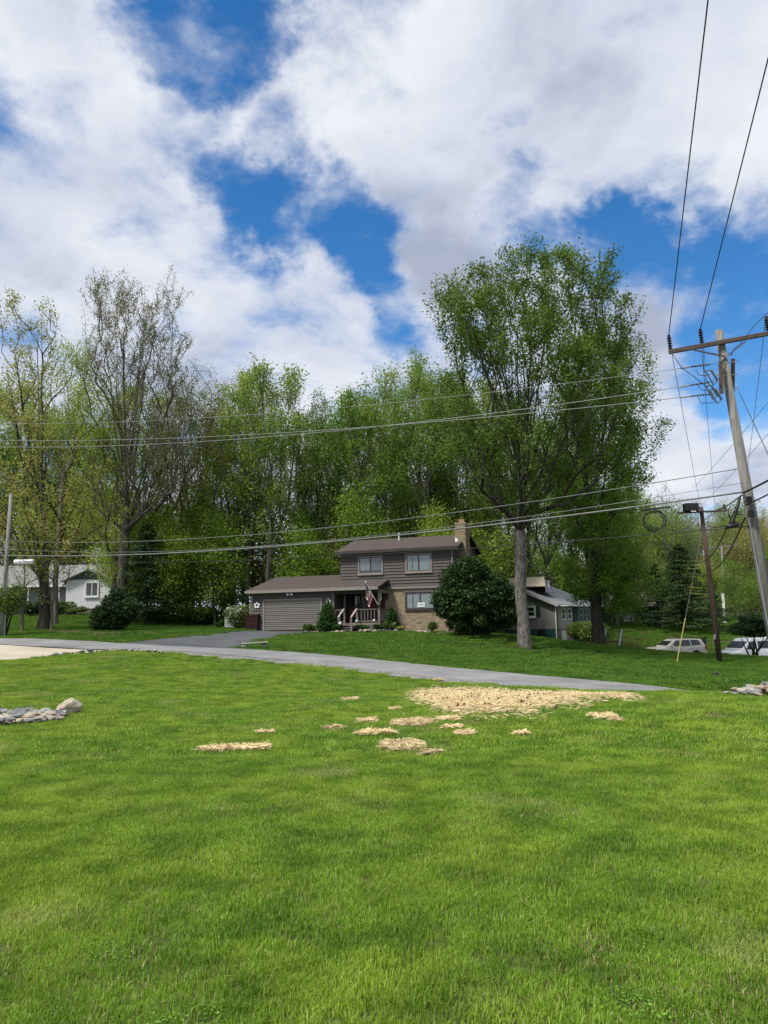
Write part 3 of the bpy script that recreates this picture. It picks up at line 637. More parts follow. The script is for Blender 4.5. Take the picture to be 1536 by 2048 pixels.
# ---- the brown two-storey house
HF = Frame((P(915, 1250, 50).x, 50.0, 0.55), -20)
house = thing('brown_house', 'brown sided two storey house with buff brick front, attached garage and porch', 'house', HF.o, HF.a)
VG = -1.8                                        # garage and porch front, proud of the main front
uL = HF.hit(683, 1140)[0]; uR = 0.0
zE = 5.75; zR = 6.75; DEP = 6.1; zB = HF.hit(800, 1173)[1]; OVH = 0.12
wall_u = MB().box(uL, uR, -OVH, DEP, zB, zE); gab = [(0, zE), (DEP / 2, zR - .1), (DEP, zE)]
i = len(wall_u.v)
for u in (uL + .01, uR - .01):                    # gable triangles
    j = len(wall_u.v); wall_u.v += [(u, -OVH, zE - .01), (u, DEP / 2, zR - .12), (u, DEP, zE - .01)]; wall_u.f.append((j, j + 1, j + 2))
wall_u = wall_u.build('upper_wall', m_sid, house)
wall_l = MB().box(uL + .02, uR - .02, 0.0, DEP - .02, -.6, zB - .003).build('lower_wall', m_mort, house)
BOARD = MB(); BOARD.v = [(0, 0, 0), (1, 0, 0), (1, -.060, 0), (0, -.060, 0), (0, 0, 1), (1, 0, 1), (1, -.008, 1), (0, -.008, 1)]
BOARD.f = [(0, 1, 2, 3), (4, 7, 6, 5), (3, 2, 6, 7), (0, 3, 7, 4), (1, 5, 6, 2), (0, 4, 5, 1)]
board_me = BOARD.mesh('siding_board', m_sid)
def boards(parent, u0, u1, z0, z1, v, step, holes, me=board_me):
    z = z0
    while z < z1 - .02:
        h = min(step, z1 - z); segs = [(u0, u1)]
        for (a, b, c, d) in holes:
            if c < z + h * .5 < d:
                segs = [t for s in segs for t in ((s[0], min(s[1], a)), (max(s[0], b), s[1])) if t[1] - t[0] > .03]
        for (a, b) in segs: link('siding_board', me, parent, loc=(a, v, z), scale=(b - a, 1, h))
        z += step
def window(parent, u0, u1, z0, z1, v, panes=2, frame=m_trim, curtain='drape', fw=.10, sash=m_dtrim, sill=True, cover=None, label=None):
    w = MB()
    w.box(u0, u1, v - .075, v - .002, z1 - fw, z1).box(u0, u1, v - .075, v - .002, z0, z0 + fw).box(u0, u0 + fw, v - .074, v - .003, z0 + fw, z1 - fw).box(u1 - fw, u1, v - .074, v - .003, z0 + fw, z1 - fw)
    o = w.build('window', frame, parent); o['label'] = label or 'framed window'
    a, b, c, d = u0 + fw, u1 - fw, z0 + fw, z1 - fw
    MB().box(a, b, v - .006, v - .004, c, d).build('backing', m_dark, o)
    pw = (b - a) / panes
    for q in range(panes):
        p0, p1 = a + q * pw, a + (q + 1) * pw; s_ = .035
        MB().box(p0, p1, v - .060, v - .030, d - s_, d).box(p0, p1, v - .060, v - .030, c, c + s_).box(p0, p0 + s_, v - .059, v - .031, c + s_, d - s_).box(p1 - s_, p1, v - .059, v - .031, c + s_, d - s_).build('sash', sash, o)
        MB().quad((p0 + s_, v - .045, c + s_), (p1 - s_, v - .045, c + s_), (p1 - s_, v - .045, d - s_), (p0 + s_, v - .045, d - s_)).build('pane', m_gl, o)
        if curtain == 'drape':
            m = MB(); n = 14; xs = [p0 + s_ + (p1 - p0 - 2 * s_) * t / n for t in range(n + 1)]
            for t in range(n):
                if 5 < t < 7 and q % 2 == 0: continue
                m.quad((xs[t], v - .016 - .010 * (t % 2), c + s_), (xs[t + 1], v - .016 - .010 * ((t + 1) % 2), c + s_), (xs[t + 1], v - .016 - .010 * ((t + 1) % 2), d - s_), (xs[t], v - .016 - .010 * (t % 2), d - s_))
            m.build('curtain', m_curt, o)
        elif curtain == 'blind':
            m = MB(); n = 5; lo = c + s_ + (d - c) * (.12 if q == 0 else .10)
            for t in range(n): z = lo + (d - s_ - lo) * t / n; m.box(p0 + s_, p1 - s_, v - .020, v - .012, z + .012, z + (d - s_ - lo) / n)
            m.build('blind', m_blind if q == 0 else mat('blind_dim', (.17, .20, .21), .8, .1, 4), o)
    if sill: MB().box(u0 - .04, u1 + .04, v - .12, v - .001, z0 - .06, z0 - .002).build('sill', frame, o)
    return o
def rect(fr, x0, x1, y0, y1, v):
    ym = (y0 + y1) / 2; xm = (x0 + x1) / 2
    return fr.hit(x0, ym, v)[0], fr.hit(x1, ym, v)[0], fr.hit(xm, y1, v)[1], fr.hit(xm, y0, v)[1]
WU1 = rect(HF, 716.5, 766, 1112.5, 1148.5, -OVH - .03); WU2 = rect(HF, 811, 864, 1106.5, 1144.5, -OVH - .03); WL = rect(HF, 811, 899, 1183, 1219, -.03)
boards(wall_u, uL, uR, zB, zE - .02, -OVH, .205, [WU1, WU2])
# siding on the right gable end
bsm = MB(); z = zB
while z < zR - .3:
    h = .205; v1 = DEP if z < zE else DEP - (z - zE) * (DEP / 2) / (zR - .1 - zE); v0 = -OVH if z < zE else (z - zE) * (DEP / 2) / (zR - .1 - zE)
    o = link('siding_board', board_me, wall_u, loc=(uR, v0, z), scale=(v1 - v0, 1, h)); o.rotation_euler = (0, 0, R(90)); z += h
window(house, *WU1, -OVH - .012, 2, curtain='blind', label='upstairs window with half lowered blinds')
window(house, *WU2, -OVH - .012, 2, curtain='drape', label='upstairs window with pale drapes')
MB().box(uL + .05, uR + .0, -OVH - .045, -.004, zB - .16, zB - .004).build('belt_trim', m_trim, house)
# buff brick ground floor: real courses, joined
g = np.random.default_rng(3); bk = MB(); uBr = HF.hit(771, 1230)[0]; z = -.3; row = 0
while z < zB - .2:
    u = uBr + (-.15 if row % 2 else 0)
    while u < uR - .05:
        a, b_ = max(u, uBr), min(u + .292, uR - .03); um = (a + b_) / 2
        if b_ - a > .05 and not (WL[0] - .02 < um < WL[1] + .02 and WL[2] - .05 < z + .04 < WL[3] + .0): bk.box(a, b_, -.030 - g.uniform(0, .014), -.0005, z, z + .078)
        u += .305
    z += .090; row += 1
bk.build('brick_facing', m_brick, wall_l, kind='stuff')
bk = MB(); z = -.3; row = 0
while z < zB - .1:
    v = .02 + (-.15 if row % 2 else 0)
    while v < DEP - .1: bk.box(uR - .0205, uR + .012 + g.uniform(0, .012), max(v, 0.0), min(v + .292, DEP - .03), z, z + .078); v += .305
    z += .090; row += 1
bk.build('brick_facing', m_brick, wall_l, kind='stuff')
wl = window(house, *WL, -.012, 3, frame=m_dtrim, curtain='drape', fw=.07, label='wide ground floor picture window with white drapes and a small notice')
nz = rect(HF, 836, 850, 1205, 1214, -.03); MB().box(*nz[:2], -.075, -.072, nz[2], nz[3]).build('notice', m_white, wl)
MB().box(nz[0] + .06, nz[1] - .06, -.078, -.0755, (nz[2] + nz[3]) / 2 - .03, (nz[2] + nz[3]) / 2 + .03).build('notice_print', mat('print_grey', (.18, .22, .27), .8, .1, 5), wl)
MB().box(WL[0] - .05, WL[1] + .05, -.055, -.0295, WL[3] + .003, zB - .165).build('window_header', m_trim, house)
# upper roof
def gable_roof(name, parent, u0, u1, v0, vm, v1, z0, zm, z1, th, m, fascia, ovu=.3, ovv=.38):
    s0 = (zm - z0) / (vm - v0); s1 = (zm - z1) / (v1 - vm); a, b = u0 - ovu, u1 + ovu; f0, f1 = v0 - ovv, v1 + ovv; e0, e1 = z0 - s0 * ovv, z1 - s1 * ovv
    r = MB(); r.prism([], 0, 0) if False else None
    i = len(r.v)
    for u in (a, b): r.v += [(u, f0, e0 + .02), (u, vm, zm + .02), (u, f1, e1 + .02), (u, f1, e1 + .02 + th), (u, vm, zm + .02 + th), (u, f0, e0 + .02 + th)]
    r.f += [(i, i + 1, i + 4, i + 5), (i + 1, i + 2, i + 3, i + 4), (i + 6, i + 11, i + 10, i + 7), (i + 7, i + 10, i + 9, i + 8), (i, i + 6, i + 7, i + 1), (i + 1, i + 7, i + 8, i + 2), (i + 2, i + 8, i + 9, i + 3), (i + 3, i + 9, i + 10, i + 4), (i + 4, i + 10, i + 11, i + 5), (i + 5, i + 11, i + 6, i)]
    ro = r.build(name, m, parent)
    MB().box(a, b, f0 - .05, f0 - .004, e0 - .10, e0 + .10).build('gutter', fascia, ro)
    MB().box(a + .01, b - .01, f0, v0 - .02, e0 - .045, e0 - .01).build('soffit', m_trim, ro)
    for u, nm in ((a - .03, 'rake_board'), (b + .004, 'rake_board')):
        q = MB(); j = len(q.v); 
        for uu in (u, u + .026): q.v += [(uu, f0, e0 - .12), (uu, vm, zm - .12), (uu, f1, e1 - .12), (uu, f1, e1 + .05), (uu, vm, zm + .05), (uu, f0, e0 + .05)]
        q.f += [(0, 1, 4, 5), (1, 2, 3, 4), (6, 11, 10, 7), (7, 10, 9, 8), (0, 6, 7, 1), (1, 7, 8, 2), (2, 8, 9, 3), (3, 9, 10, 4), (4, 10, 11, 5), (5, 11, 6, 0)]; q.build(nm, fascia, ro)
    return ro
roof = gable_roof('upper_roof', house, uL, uR, -OVH, DEP / 2, DEP, zE, zR, zE, .05, m_shing, m_dtrim)
rv = MB().tube([(-4.6, 2.2, zR - .3), (-4.6, 2.2, zR + .35)], .05, 8).build('vent_pipe', m_white, roof)
MB().tube([(-.15, -OVH - .09, zE - .15), (-.15, -OVH - .09, .2)], .045, 6).build('downspout', m_trim, roof)
# chimney
ch = MB().box(-.16, .52, .8, 1.9, -.5, 7.25); ch = ch.build('chimney', m_mort, house)
bk = MB(); z = -.3; row = 0
while z < 7.2:
    for side in (0, 1):
        t0, t1, lim = (-.16, .52, 0) if side == 0 else (.8, 1.9, 1); t = t0 + (-.12 if row % 2 else 0)
        while t < t1:
            a, b_ = max(t, t0), min(t + .232, t1)
            if b_ - a > .04:
                if side == 0: bk.box(a, b_, .8 - g.uniform(.012, .022), .8005, z, z + .078)
                else: bk.box(.5195, .52 + g.uniform(.012, .022), a, b_, z, z + .078)
            t += .245
    z += .09; row += 1
bk.build('brick_facing', m_brick, ch, kind='stuff')
MB().box(-.20, .56, .76, 1.94, 7.25, 7.37).build('cap', m_brick, ch); MB().box(.02, .36, 1.1, 1.55, 7.372, 7.62).build('flue', mat('flue_clay', (.33, .22, .14), .9, .2, 6), ch)
MB().box(-.19, -.161, .78, 1.2, 6.15, 6.42).box(-.19, .02, .765, .784, 6.1, 6.32).build('flashing', m_white, ch)
# garage wing
gu0 = HF.hit(505, 1220, VG)[0]; gu1 = HF.hit(668, 1215, VG)[0]; gE = HF.hit(590, 1181, VG - .4)[1] + .1; gRv = 2.3; gR = gE + (gRv - VG) * .255
gz0 = .42; GDEP = 6.4
gw = MB().box(gu0, gu1, VG, GDEP, -.4, gE)
for u in (gu0 + .01,): j = len(gw.v); gw.v += [(u, VG, gE), (u, gRv, gR - .08), (u, GDEP, gE)]; gw.f.append((j, j + 1, j + 2))
gw = gw.build('garage_wall', m_sid, house)
GD = rect(HF, 529, 641, 1203, 1259, VG - .03)
GD = (GD[0], GD[1], HF.hit(585, 1260, VG)[1], HF.hit(585, 1200.5, VG)[1])
boards(gw, gu0, gu1, GD[2] + .1, gE - .02, VG, .205, [(GD[0] - .12, GD[1] + .12, -1, GD[3] + .12)])
MB().box(gu0 - .02, gu0 + .07, VG - .045, VG - .033, GD[2], gE).build('corner_post', m_trim, gw); MB().box(gu1 - .08, gu1 + .02, VG - .045, VG - .033, GD[2], gE).build('corner_post', m_trim, gw)
gd = MB().box(GD[0] - .11, GD[0], VG - .075, VG - .002, GD[2], GD[3] + .11).box(GD[1], GD[1] + .11, VG - .075, VG - .002, GD[2], GD[3] + .11).box(GD[0], GD[1], VG - .076, VG - .003, GD[3], GD[3] + .11).build('garage_door', m_trim, house)
ph = (GD[3] - GD[2]) / 4
for q in range(4):
    m = MB(); z0 = GD[2] + q * ph
    for t in range(4): m.box(GD[0], GD[1], VG - (.040 if t % 2 else .052), VG - .004, z0 + t * ph / 4 + .026, z0 + (t + 1) * ph / 4 - .026)
    m.box(GD[0], GD[1], VG - .016, VG - .003, z0 + .004, z0 + ph - .004); m.build('door_panel', m_gdoor, gd, bevel=.012)
g_roof_r = HF.hit(756, 1175, VG - .38)[0]
# garage roof: full gable over the garage, front slope only in front of the main block
sl_ = .255; f0 = VG - .42; e0 = gE - sl_ * .42
r = MB(); th = .05
def slab(b, quad4):
    i = len(b.v); b.v += [tuple(p) for p in quad4] + [(p[0], p[1], p[2] + th) for p in quad4]
    b.f += [(i, i + 1, i + 2, i + 3), (i + 4, i + 7, i + 6, i + 5)] + [(i + q, i + 4 + q, i + 4 + (q + 1) % 4, i + (q + 1) % 4) for q in range(4)]
zat = lambda v: gE + (v - VG) * sl_ + .02
slab(r, [(gu0 - .3, f0, zat(f0)), (uL - .003, f0, zat(f0)), (uL - .003, gRv, zat(gRv)), (gu0 - .3, gRv, zat(gRv))])
slab(r, [(uL - .003, gRv, zat(gRv)), (uL - .003, GDEP + .3, zat(gRv) - sl_ * (GDEP + .3 - gRv)), (gu0 - .3, GDEP + .3, zat(gRv) - sl_ * (GDEP + .3 - gRv)), (gu0 - .3, gRv, zat(gRv))])
slab(r, [(uL - .002, f0, zat(f0)), (g_roof_r, f0, zat(f0)), (g_roof_r, -OVH - .034, zat(-OVH)), (uL - .002, -OVH - .034, zat(-OVH))])
groof = r.build('garage_roof', m_shing, house)
MB().box(gu0 - .3, g_roof_r, f0 - .05, f0 - .004, e0 - .10, e0 + .10).build('gutter', m_trim, groof)
q = MB(); q.v = [(g_roof_r + .003, f0, e0 - .10), (g_roof_r + .003, -OVH - .036, zat(-OVH) - .12), (g_roof_r + .003, -OVH - .036, zat(-OVH) + .06), (g_roof_r + .003, f0, e0 + .08)]; q.v += [(a + .03, b_, c) for a, b_, c in q.v]
q.f = [(0, 1, 2, 3), (4, 7, 6, 5), (0, 4, 5, 1), (1, 5, 6, 2), (2, 6, 7, 3), (3, 7, 4, 0)]; q.build('rake_board', m_dtrim, groof)
q = MB(); q.v = [(gu0 - .305, f0, e0 - .10), (gu0 - .305, gRv, zat(gRv) - .12), (gu0 - .305, gRv, zat(gRv) + .06), (gu0 - .305, f0, e0 + .08)]; q.v += [(a - .03, b_, c) for a, b_, c in q.v]
q.f = [(0, 1, 2, 3), (4, 7, 6, 5), (0, 4, 5, 1), (1, 5, 6, 2), (2, 6, 7, 3), (3, 7, 4, 0)]; q.build('rake_board', m_trim, groof)
MB().box(gu0 - .28, g_roof_r - .02, f0 + .01, VG - .036, e0 - .05, e0 - .02).build('soffit', m_trim, groof)
MB().tube([(gu0 - .08, f0 + .0, e0 - .06), (gu0 - .08, VG - .09, e0 - .35), (gu0 - .08, VG - .09, .6)], .045, 6).build('downspout', m_trim, groof)
# porch
pr = g_roof_r - .05; pz = HF.hit(700, 1246, VG)[1]; prl = HF.hit(700, 1221, VG)[1]
porch = MB().box(gu1 + .02, pr, VG, -.05, pz - .14, pz).build('porch', m_deck, house)
MB().box(gu1 + .02, pr, VG + .02, VG + .14, e0 - .32, e0 - .055).build('beam', m_dtrim, porch)
MB().box(pr - .13, pr - .01, VG + .16, -.05, e0 - .30, e0 - .06).build('beam', m_trim, porch)
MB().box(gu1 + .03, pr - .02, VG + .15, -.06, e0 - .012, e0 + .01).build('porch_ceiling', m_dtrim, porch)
MB().box(pr - .12, pr - .01, VG + .01, VG + .12, pz + .002, e0 - .058).build('post', m_trim, porch)
MB().box(gu1 + .32, gu1 + .42, VG + .9, VG + 1.0, pz + .002, e0 - .02).build('post', m_trim, porch)
# the back of the porch: dark red wall, door and window
MB().box(uBr - 1.15, uBr - .02, -.055, -.003, pz + .005, e0 - .02).build('entry_wall', m_red, porch)
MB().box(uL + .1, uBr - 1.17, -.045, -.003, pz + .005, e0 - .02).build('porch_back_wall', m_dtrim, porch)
dr_ = MB().box(uBr - 2.2, uBr - 1.3, -.085, -.046, pz + .02, pz + 2.05).build('front_door', mat('door_paint', (.10, .095, .09), .6, .1, 4), porch)
MB().box(uBr - 2.02, uBr - 1.48, -.094, -.086, pz + 1.0, pz + 1.85).build('door_glass', mat('door_glass_dark', (.05, .06, .065), .15, .2, 3), dr_)
MB().lathe([(.0, -.03), (.03, -.02), (.03, .02), (0, .03)], (uBr - 1.4, -.12, pz + .95), 8).build('knob', m_trim, dr_)
window(porch, uL + .5, uL + 1.5, pz + .75, pz + 1.9, -.048, 2, curtain=None, frame=m_dtrim, sill=False)
def railing(a, b, nm=True):
    a = Vector(a); b = Vector(b); m = MB().bar(a + Vector((0, 0, .86)), b + Vector((0, 0, .86)), .10, .045).bar(a + Vector((0, 0, .10)), b + Vector((0, 0, .10)), .05, .06)
    o = m.build('railing', m_deckl, porch); n = max(2, int((b - a).length / .21))
    for q in range(n + 1):
        p = a.lerp(b, q / n); MB().bar(p + Vector((0, 0, .13)), p + Vector((0, 0, .835)), .042).build('baluster', m_deckl, o)
su0 = HF.hit(689, 1246, VG)[0]; su1 = HF.hit(713, 1246, VG)[0]
rh = Vector((0, 0, pz))
railing(Vector((gu1 + .1, VG + .07, pz)), Vector((su0 - .06, VG + .07, pz))); railing(Vector((su1 + .08, VG + .07, pz)), Vector((pr - .16, VG + .07, pz))); railing(Vector((pr - .065, VG + .16, pz)), Vector((pr - .065, -.14, pz)))
for u in (su0 - .02, su1 + .02): MB().box(u - .045, u + .045, VG + .02, VG + .11, pz + .002, pz + .92).build('newel_post', m_deckl, porch)
nst = 4; rz_ = (pz - HF.hit(700, 1264, VG - 1.0)[1]) / nst; rz_ = max(.12, min(.19, rz_))
for q in range(nst - 1):
    MB().box(su0, su1, VG - .30 * (q + 1), VG - .30 * q - .004, pz - rz_ * (q + 1) - .045, pz - rz_ * (q + 1)).box(su0 + .02, su1 - .02, VG - .30 * q - .03, VG - .30 * q - .006, pz - rz_ * (q + 2) + .0, pz - rz_ * (q + 1) - .047).build('step', m_deckl, porch)
for u in (su0 - .03, su1 + .03):
    MB().bar((u, VG - .02, pz + .90), (u, VG - .95, pz - rz_ * 3 + .80), .11, .05).build('stair_rail', mat('rail_pale', (.36, .34, .31), .7, .1, 5), porch)
    MB().box(u - .045, u + .045, VG - .98, VG - .89, pz - rz_ * 5, pz - rz_ * 3 + .80).build('stair_post', m_deckl, porch)
m = MB()
for q in range(40):
    u = su1 + .1 + q * .105
    for dx in (.45, -.45):
        a, b_ = u, u + dx
        if a < su1 + .1 or b_ < su1 + .1 or a > pr - .1 or b_ > pr - .1: continue
        m.bar((a, VG + .02 + (.004 if dx > 0 else -.004), pz - .60), (b_, VG + .02 + (.004 if dx > 0 else -.004), pz - .15), .03, .006, up=(0, 1, 0))
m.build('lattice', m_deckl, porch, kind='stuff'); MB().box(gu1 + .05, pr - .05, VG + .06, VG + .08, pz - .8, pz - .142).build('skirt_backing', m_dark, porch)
MB().box(pr - .02, pr - .004, VG + .06, -.05, pz - .8, pz - .142).build('skirt_side', mat('skirt_grey', (.075, .072, .068), .9, .2, 5), porch)
# lights on the house
fl = MB().box(0, 0, 0, 0, 0, 0)
fu, fz = HF.hit(582, 1189, VG - .05)
f = MB().box(fu - .10, fu + .10, VG - .06, VG - .034, fz - .04, fz + .05).build('flood_light', m_white, house)
for s_ in (-1, 1): MB().lathe([(.03, 0), (.045, -.06), (.085, -.16), (.085, -.17)], (fu + s_ * .15, VG - .10, fz), 10, 'y').build('lamp_head', m_white, f)
lu, lz = HF.hit(775, 1193, -.05)
f = MB().box(lu - .05, lu + .05, -.07, -.034, lz - .10, lz + .10).build('wall_lantern', m_black, house)
MB().lathe([(.02, .2), (.10, .12), (.10, -.1), (.03, -.18)], (lu, -.18, lz), 8).build('lantern_cage', m_black, f)
# hanging globe and wind chime in the porch
wu, wz = HF.hit(761, 1196, VG + .5)
wc = thing('wind_chime', 'white wind chime hanging at the right end of the porch', 'wind chime', HF.o + HF.u * wu + HF.v * (VG + .5) + Vector((0, 0, e0 - .06)), HF.a)
MB().tube([(0, 0, 0), (0, 0, -.28)], .006, 5).build('cord', m_white, wc); MB().lathe([(.02, -.28), (.09, -.30), (.09, -.33), (.02, -.34)], (0, 0, 0), 10).build('disc', m_white, wc)
for q in range(5): t = q * 1.257; MB().tube([(.06 * math.cos(t), .06 * math.sin(t), -.34), (.06 * math.cos(t), .06 * math.sin(t), -.62 - .05 * (q % 2))], .012, 6).build('chime_tube', m_white, wc)
MB().lathe([(.0, -.78), (.06, -.75), (.085, -.68), (.06, -.62), (0, -.60)], (0, 0, 0), 10).build('clapper', m_white, wc, smooth=True)
# red chair on the porch
cu, _z = HF.hit(706, 1235, VG + .9)
chp = thing('porch_chair', 'red wooden slat chair standing on the porch behind the steps', 'chair', HF.o + HF.u * cu + HF.v * (VG + 1.0) + Vector((0, 0, pz + .002)), HF.a + .3)
mr = mat('red_paint', (.15, .018, .016), .55, .15, 5)
MB().box(-.28, .28, -.25, .25, .38, .42).build('seat', mr, chp)
for q in range(5): MB().bar((-.22 + q * .11, .24, .42), (-.24 + q * .12, .42, 1.05), .085, .02, up=(0, 1, 0)).build('back_slat', mr, chp)
for a, b_ in ((-.27, -.22), (.27, -.22), (-.27, .22), (.27, .22)): MB().bar((a, b_, 0), (a, b_, .38), .05).build('leg', mr, chp)
for a in (-.31, .31): MB().box(a - .05, a + .05, -.28, .3, .60, .63).bar((a, -.2, .42), (a, -.2, .60), .04).build('arm', mr, chp)
# flag on an angled staff from the porch post
tp, bt = P(731.5, 1164, 49.6), P(750, 1212, 50.4)
pp = HF.o + HF.u * (pr - .06) + HF.v * (VG - .06); bt = Vector((pp.x, pp.y, bt.z)); tp = bt + (tp - bt); fl = thing('flag', 'american flag hanging limp from an angled staff on the porch post', 'flag', bt)
tpl = tp - bt
MB().tube([(0, 0, 0), tuple(tpl)], .018, 8).build('staff', m_white, fl); MB().lathe([(.0, -.06), (.05, -.03), (.05, .03), (0, .06)], tuple(tpl), 10).build('finial', m_white, fl, smooth=True)
MB().box(-.04, .04, -.03, .06, -.12, .10).build('bracket', m_black, fl)
NX, NY = 26, 26; Wd, Ht = 1.45, .9
def fpt(s, t):   # s 0..1 along the fly, t 0..1 along the staff from the top
    a = tpl * (1 - .62 * t); d = Vector((.05 - .30 * t, -.25, -.95)).normalized(); p = a + d * (s * Wd * .56)
    fold = math.sin(t * 12 + s * 2.0) * .075 * (.2 + s); return p + Vector((.35 * fold * 1.2 - .08 * s * (1 - t), -.9 * fold, 0)) + Vector((-.10 * s * t, 0, .05 * s * t))
def cloth(name, s0, s1, t0, t1, m, off=0.0):
    b = MB(); ns = max(2, int((s1 - s0) * NX)); ntt = 3
    for i in range(ns):
        for j in range(ntt):
            a = [(s0 + (s1 - s0) * x / ns, t0 + (t1 - t0) * y / ntt) for x, y in ((i, j), (i + 1, j), (i + 1, j + 1), (i, j + 1))]
            b.quad(*[fpt(*q) + Vector((0, -off, 0)) for q in a])
    o = b.build(name, m, fl, smooth=True); return o
mfr, mfw, mfb = mat('flag_red', (.38, .03, .04), .8, .1, 5), mat('flag_white', (.62, .60, .60), .8, .05, 5), mat('flag_blue', (.018, .022, .075), .8, .1, 5)
for q in range(13):
    cloth('stripe', .4 if q < 7 else 0, 1, q / 13, (q + 1) / 13, mfw if q % 2 else mfr)
can = MB()
for i in range(8):
    for j in range(8): can.quad(*[fpt(.4 * x / 8, 7 / 13 * y / 8) for x, y in ((i, j), (i + 1, j), (i + 1, j + 1), (i, j + 1))])
can = can.build('canton', mfb, fl, smooth=True)
st_ = MB()
for r_ in range(9):
    for c_ in range(6 - (r_ % 2)):
        s_ = .4 * (c_ + .5 + .5 * (r_ % 2)) / 6; t_ = 7 / 13 * (r_ + .5) / 9; pts = []
        for k_ in range(10):
            rr = .028 if k_ % 2 == 0 else .011; th_ = k_ * math.pi / 5; pts.append(fpt(s_ + rr / Wd * math.cos(th_), t_ + rr / Ht * math.sin(th_)) + Vector((0, -.006, 0)))
        i = len(st_.v); st_.v += [tuple(p) for p in pts]; st_.f.append(tuple(range(i, i + 10)))
st_.build('stars', mfw, can, kind='stuff')
# daisy wall ornaments: a bracket on the siding with five petals round a hub
def daisy(px, py, v, r, label):
    u, z = HF.hit(px, py, v); o = thing('flower_ornament', label, 'ornament', HF.o + HF.u * u + HF.v * (v - .03) + Vector((0, 0, z)), HF.a, 'white flower ornaments on the garage')
    for q in range(5):
        t = q * 1.257 + .3; m = MB(); c = (r * .62 * math.cos(t), -.015, r * .62 * math.sin(t))
        m.lathe([(.01, -.010), (r * .36, -.005), (r * .36, .005), (.01, .012)], c, 10, 'y').build('petal', m_white, o, smooth=True)
    MB().lathe([(.01, -.02), (r * .25, -.012), (r * .25, .01), (.01, .02)], (0, -.02, 0), 10, 'y').build('hub', m_dark, o)
daisy(514.5, 1211, VG - .04, .24, 'white five petal flower ornament on the siding left of the garage door')
daisy(657, 1203.5, VG - .04, .22, 'white flower ornament between the garage door and the porch')

# ---- things in front of the brown house
def on_ground(px, d): return PG(px, d)
def bin_(px, d, label):
    o = thing('trash_bin', label, 'trash bin', on_ground(px, d), HF.a)
    mb_ = mat('bin_maroon', (.028, .009, .009), .5, .2, 4)
    b = MB(); i = 0; b.v = [(-.26, -.28, .06), (.26, -.28, .06), (.26, .28, .06), (-.26, .28, .06), (-.32, -.36, 1.0), (.32, -.36, 1.0), (.32, .36, 1.0), (-.32, .36, 1.0)]; b.f = [(0, 3, 2, 1), (4, 5, 6, 7), (0, 1, 5, 4), (1, 2, 6, 5), (2, 3, 7, 6), (3, 0, 4, 7)]
    b.build('body', mb_, o, bevel=.03); MB().box(-.35, .35, -.40, .38, 1.003, 1.07).build('lid', mb_, o, bevel=.03); MB().bar((-.25, .42, 1.0), (.25, .42, 1.0), .04).build('handle', mb_, o)
    for s_ in (-.28, .28): MB().lathe([(.12, -.03), (.12, .03)], (s_, .25, .12), 12, 'x').build('wheel', m_black, o)
bin_(502, 53.2, 'dark maroon wheeled bin in front of the garage corner'); bin_(513, 53.0, 'dark maroon wheeled bin closest to the garage door')
o = thing('storage_box', 'pale grey plastic storage box beside the white flowering shrub', 'storage box', on_ground(459, 56.5), .2)
MB().box(-.34, .34, -.3, .3, 0, .72).build('body', mat('plastic_pale', (.50, .50, .49), .5, .08, 3), o, bevel=.03); MB().box(-.37, .37, -.33, .33, .723, .80).build('lid', mat('plastic_pale', (.5, .5, .49)), o, bevel=.03)
MB().box(-.08, .08, -.345, -.331, .66, .74).build('latch', m_black, o)
o = thing('garden_bucket', 'navy and white striped bucket in the flower bed beside the garage door', 'bucket', on_ground(642, 50.6))
MB().lathe([(.13, 0), (.17, .42), (.18, .42), (.18, .40)], n=14).build('body', mat('navy', (.015, .02, .07), .5, .1, 4), o); MB().lathe([(.172, .34), (.185, .42), (.19, .47), (.15, .47)], n=14).build('rim_band', m_white, o)
MB().lathe([(.145, .12), (.152, .2)], n=14).build('stripe', m_white, o)
o = thing('timber_stump', 'short weathered wooden stump by the brick wall and conical shrub', 'stump', on_ground(789, 48.4))
MB().tube([(0, 0, -.1), (.01, 0, .25), (.02, 0, .5)], [.12, .10, .10], 9).build('log', mat('log', (.28, .22, .15), .9, .3, 7, .5), o); MB().lathe([(.098, .5), (.085, .515), (.0, .516)], (.02, 0, 0), 9).build('cut_face', mat('cut_wood', (.45, .36, .24), .9, .2, 9), o)
def garden_ball(px, py, d, r, label, m=m_white):
    p = P(px, py, d); o = thing('garden_ornament', label, 'ornament', (p.x, p.y, gz(p.x, p.y)), group='small ornaments in the flower bed')
    h = max(.05, p.z - gz(p.x, p.y)); MB().tube([(0, 0, 0), (0, 0, h)], .02, 6).build('stake', m_black, o); MB().lathe([(.01, h - r), (r * .75, h - r * .66), (r, h), (r * .75, h + r * .66), (.01, h + r)], n=12).build('globe', m, o, smooth=True)
garden_ball(638, 1260, 50.4, .13, 'white garden ball low in the bed below the bucket'); garden_ball(680, 1247, 49.7, .10, 'white solar globe beside the left stair post')
garden_ball(714, 1243, 48.6, .13, 'grey glass gazing ball beside the right stair post', mat('glass_grey', (.25, .30, .30), .15, .1, 3)); garden_ball(748, 1241, 48.9, .08, 'small white solar globe by the porch corner post')
# edging stones of the flower beds
sp = []
for (a, b_, da, db, n) in ((606, 690, 50.5, 48.6, 30), (716, 770, 48.3, 48.2, 16), (770, 870, 48.2, 47.6, 30)):
    for q in range(n): t = (q + random.random()) / n; sp.append((xat(a + (b_ - a) * t, da + (db - da) * t), da + (db - da) * t + random.uniform(-.25, .35), random.choice((.07, .09, .12, .16))))
stone_bed('low edging stones of the flower bed along the front of the brown house', sp)
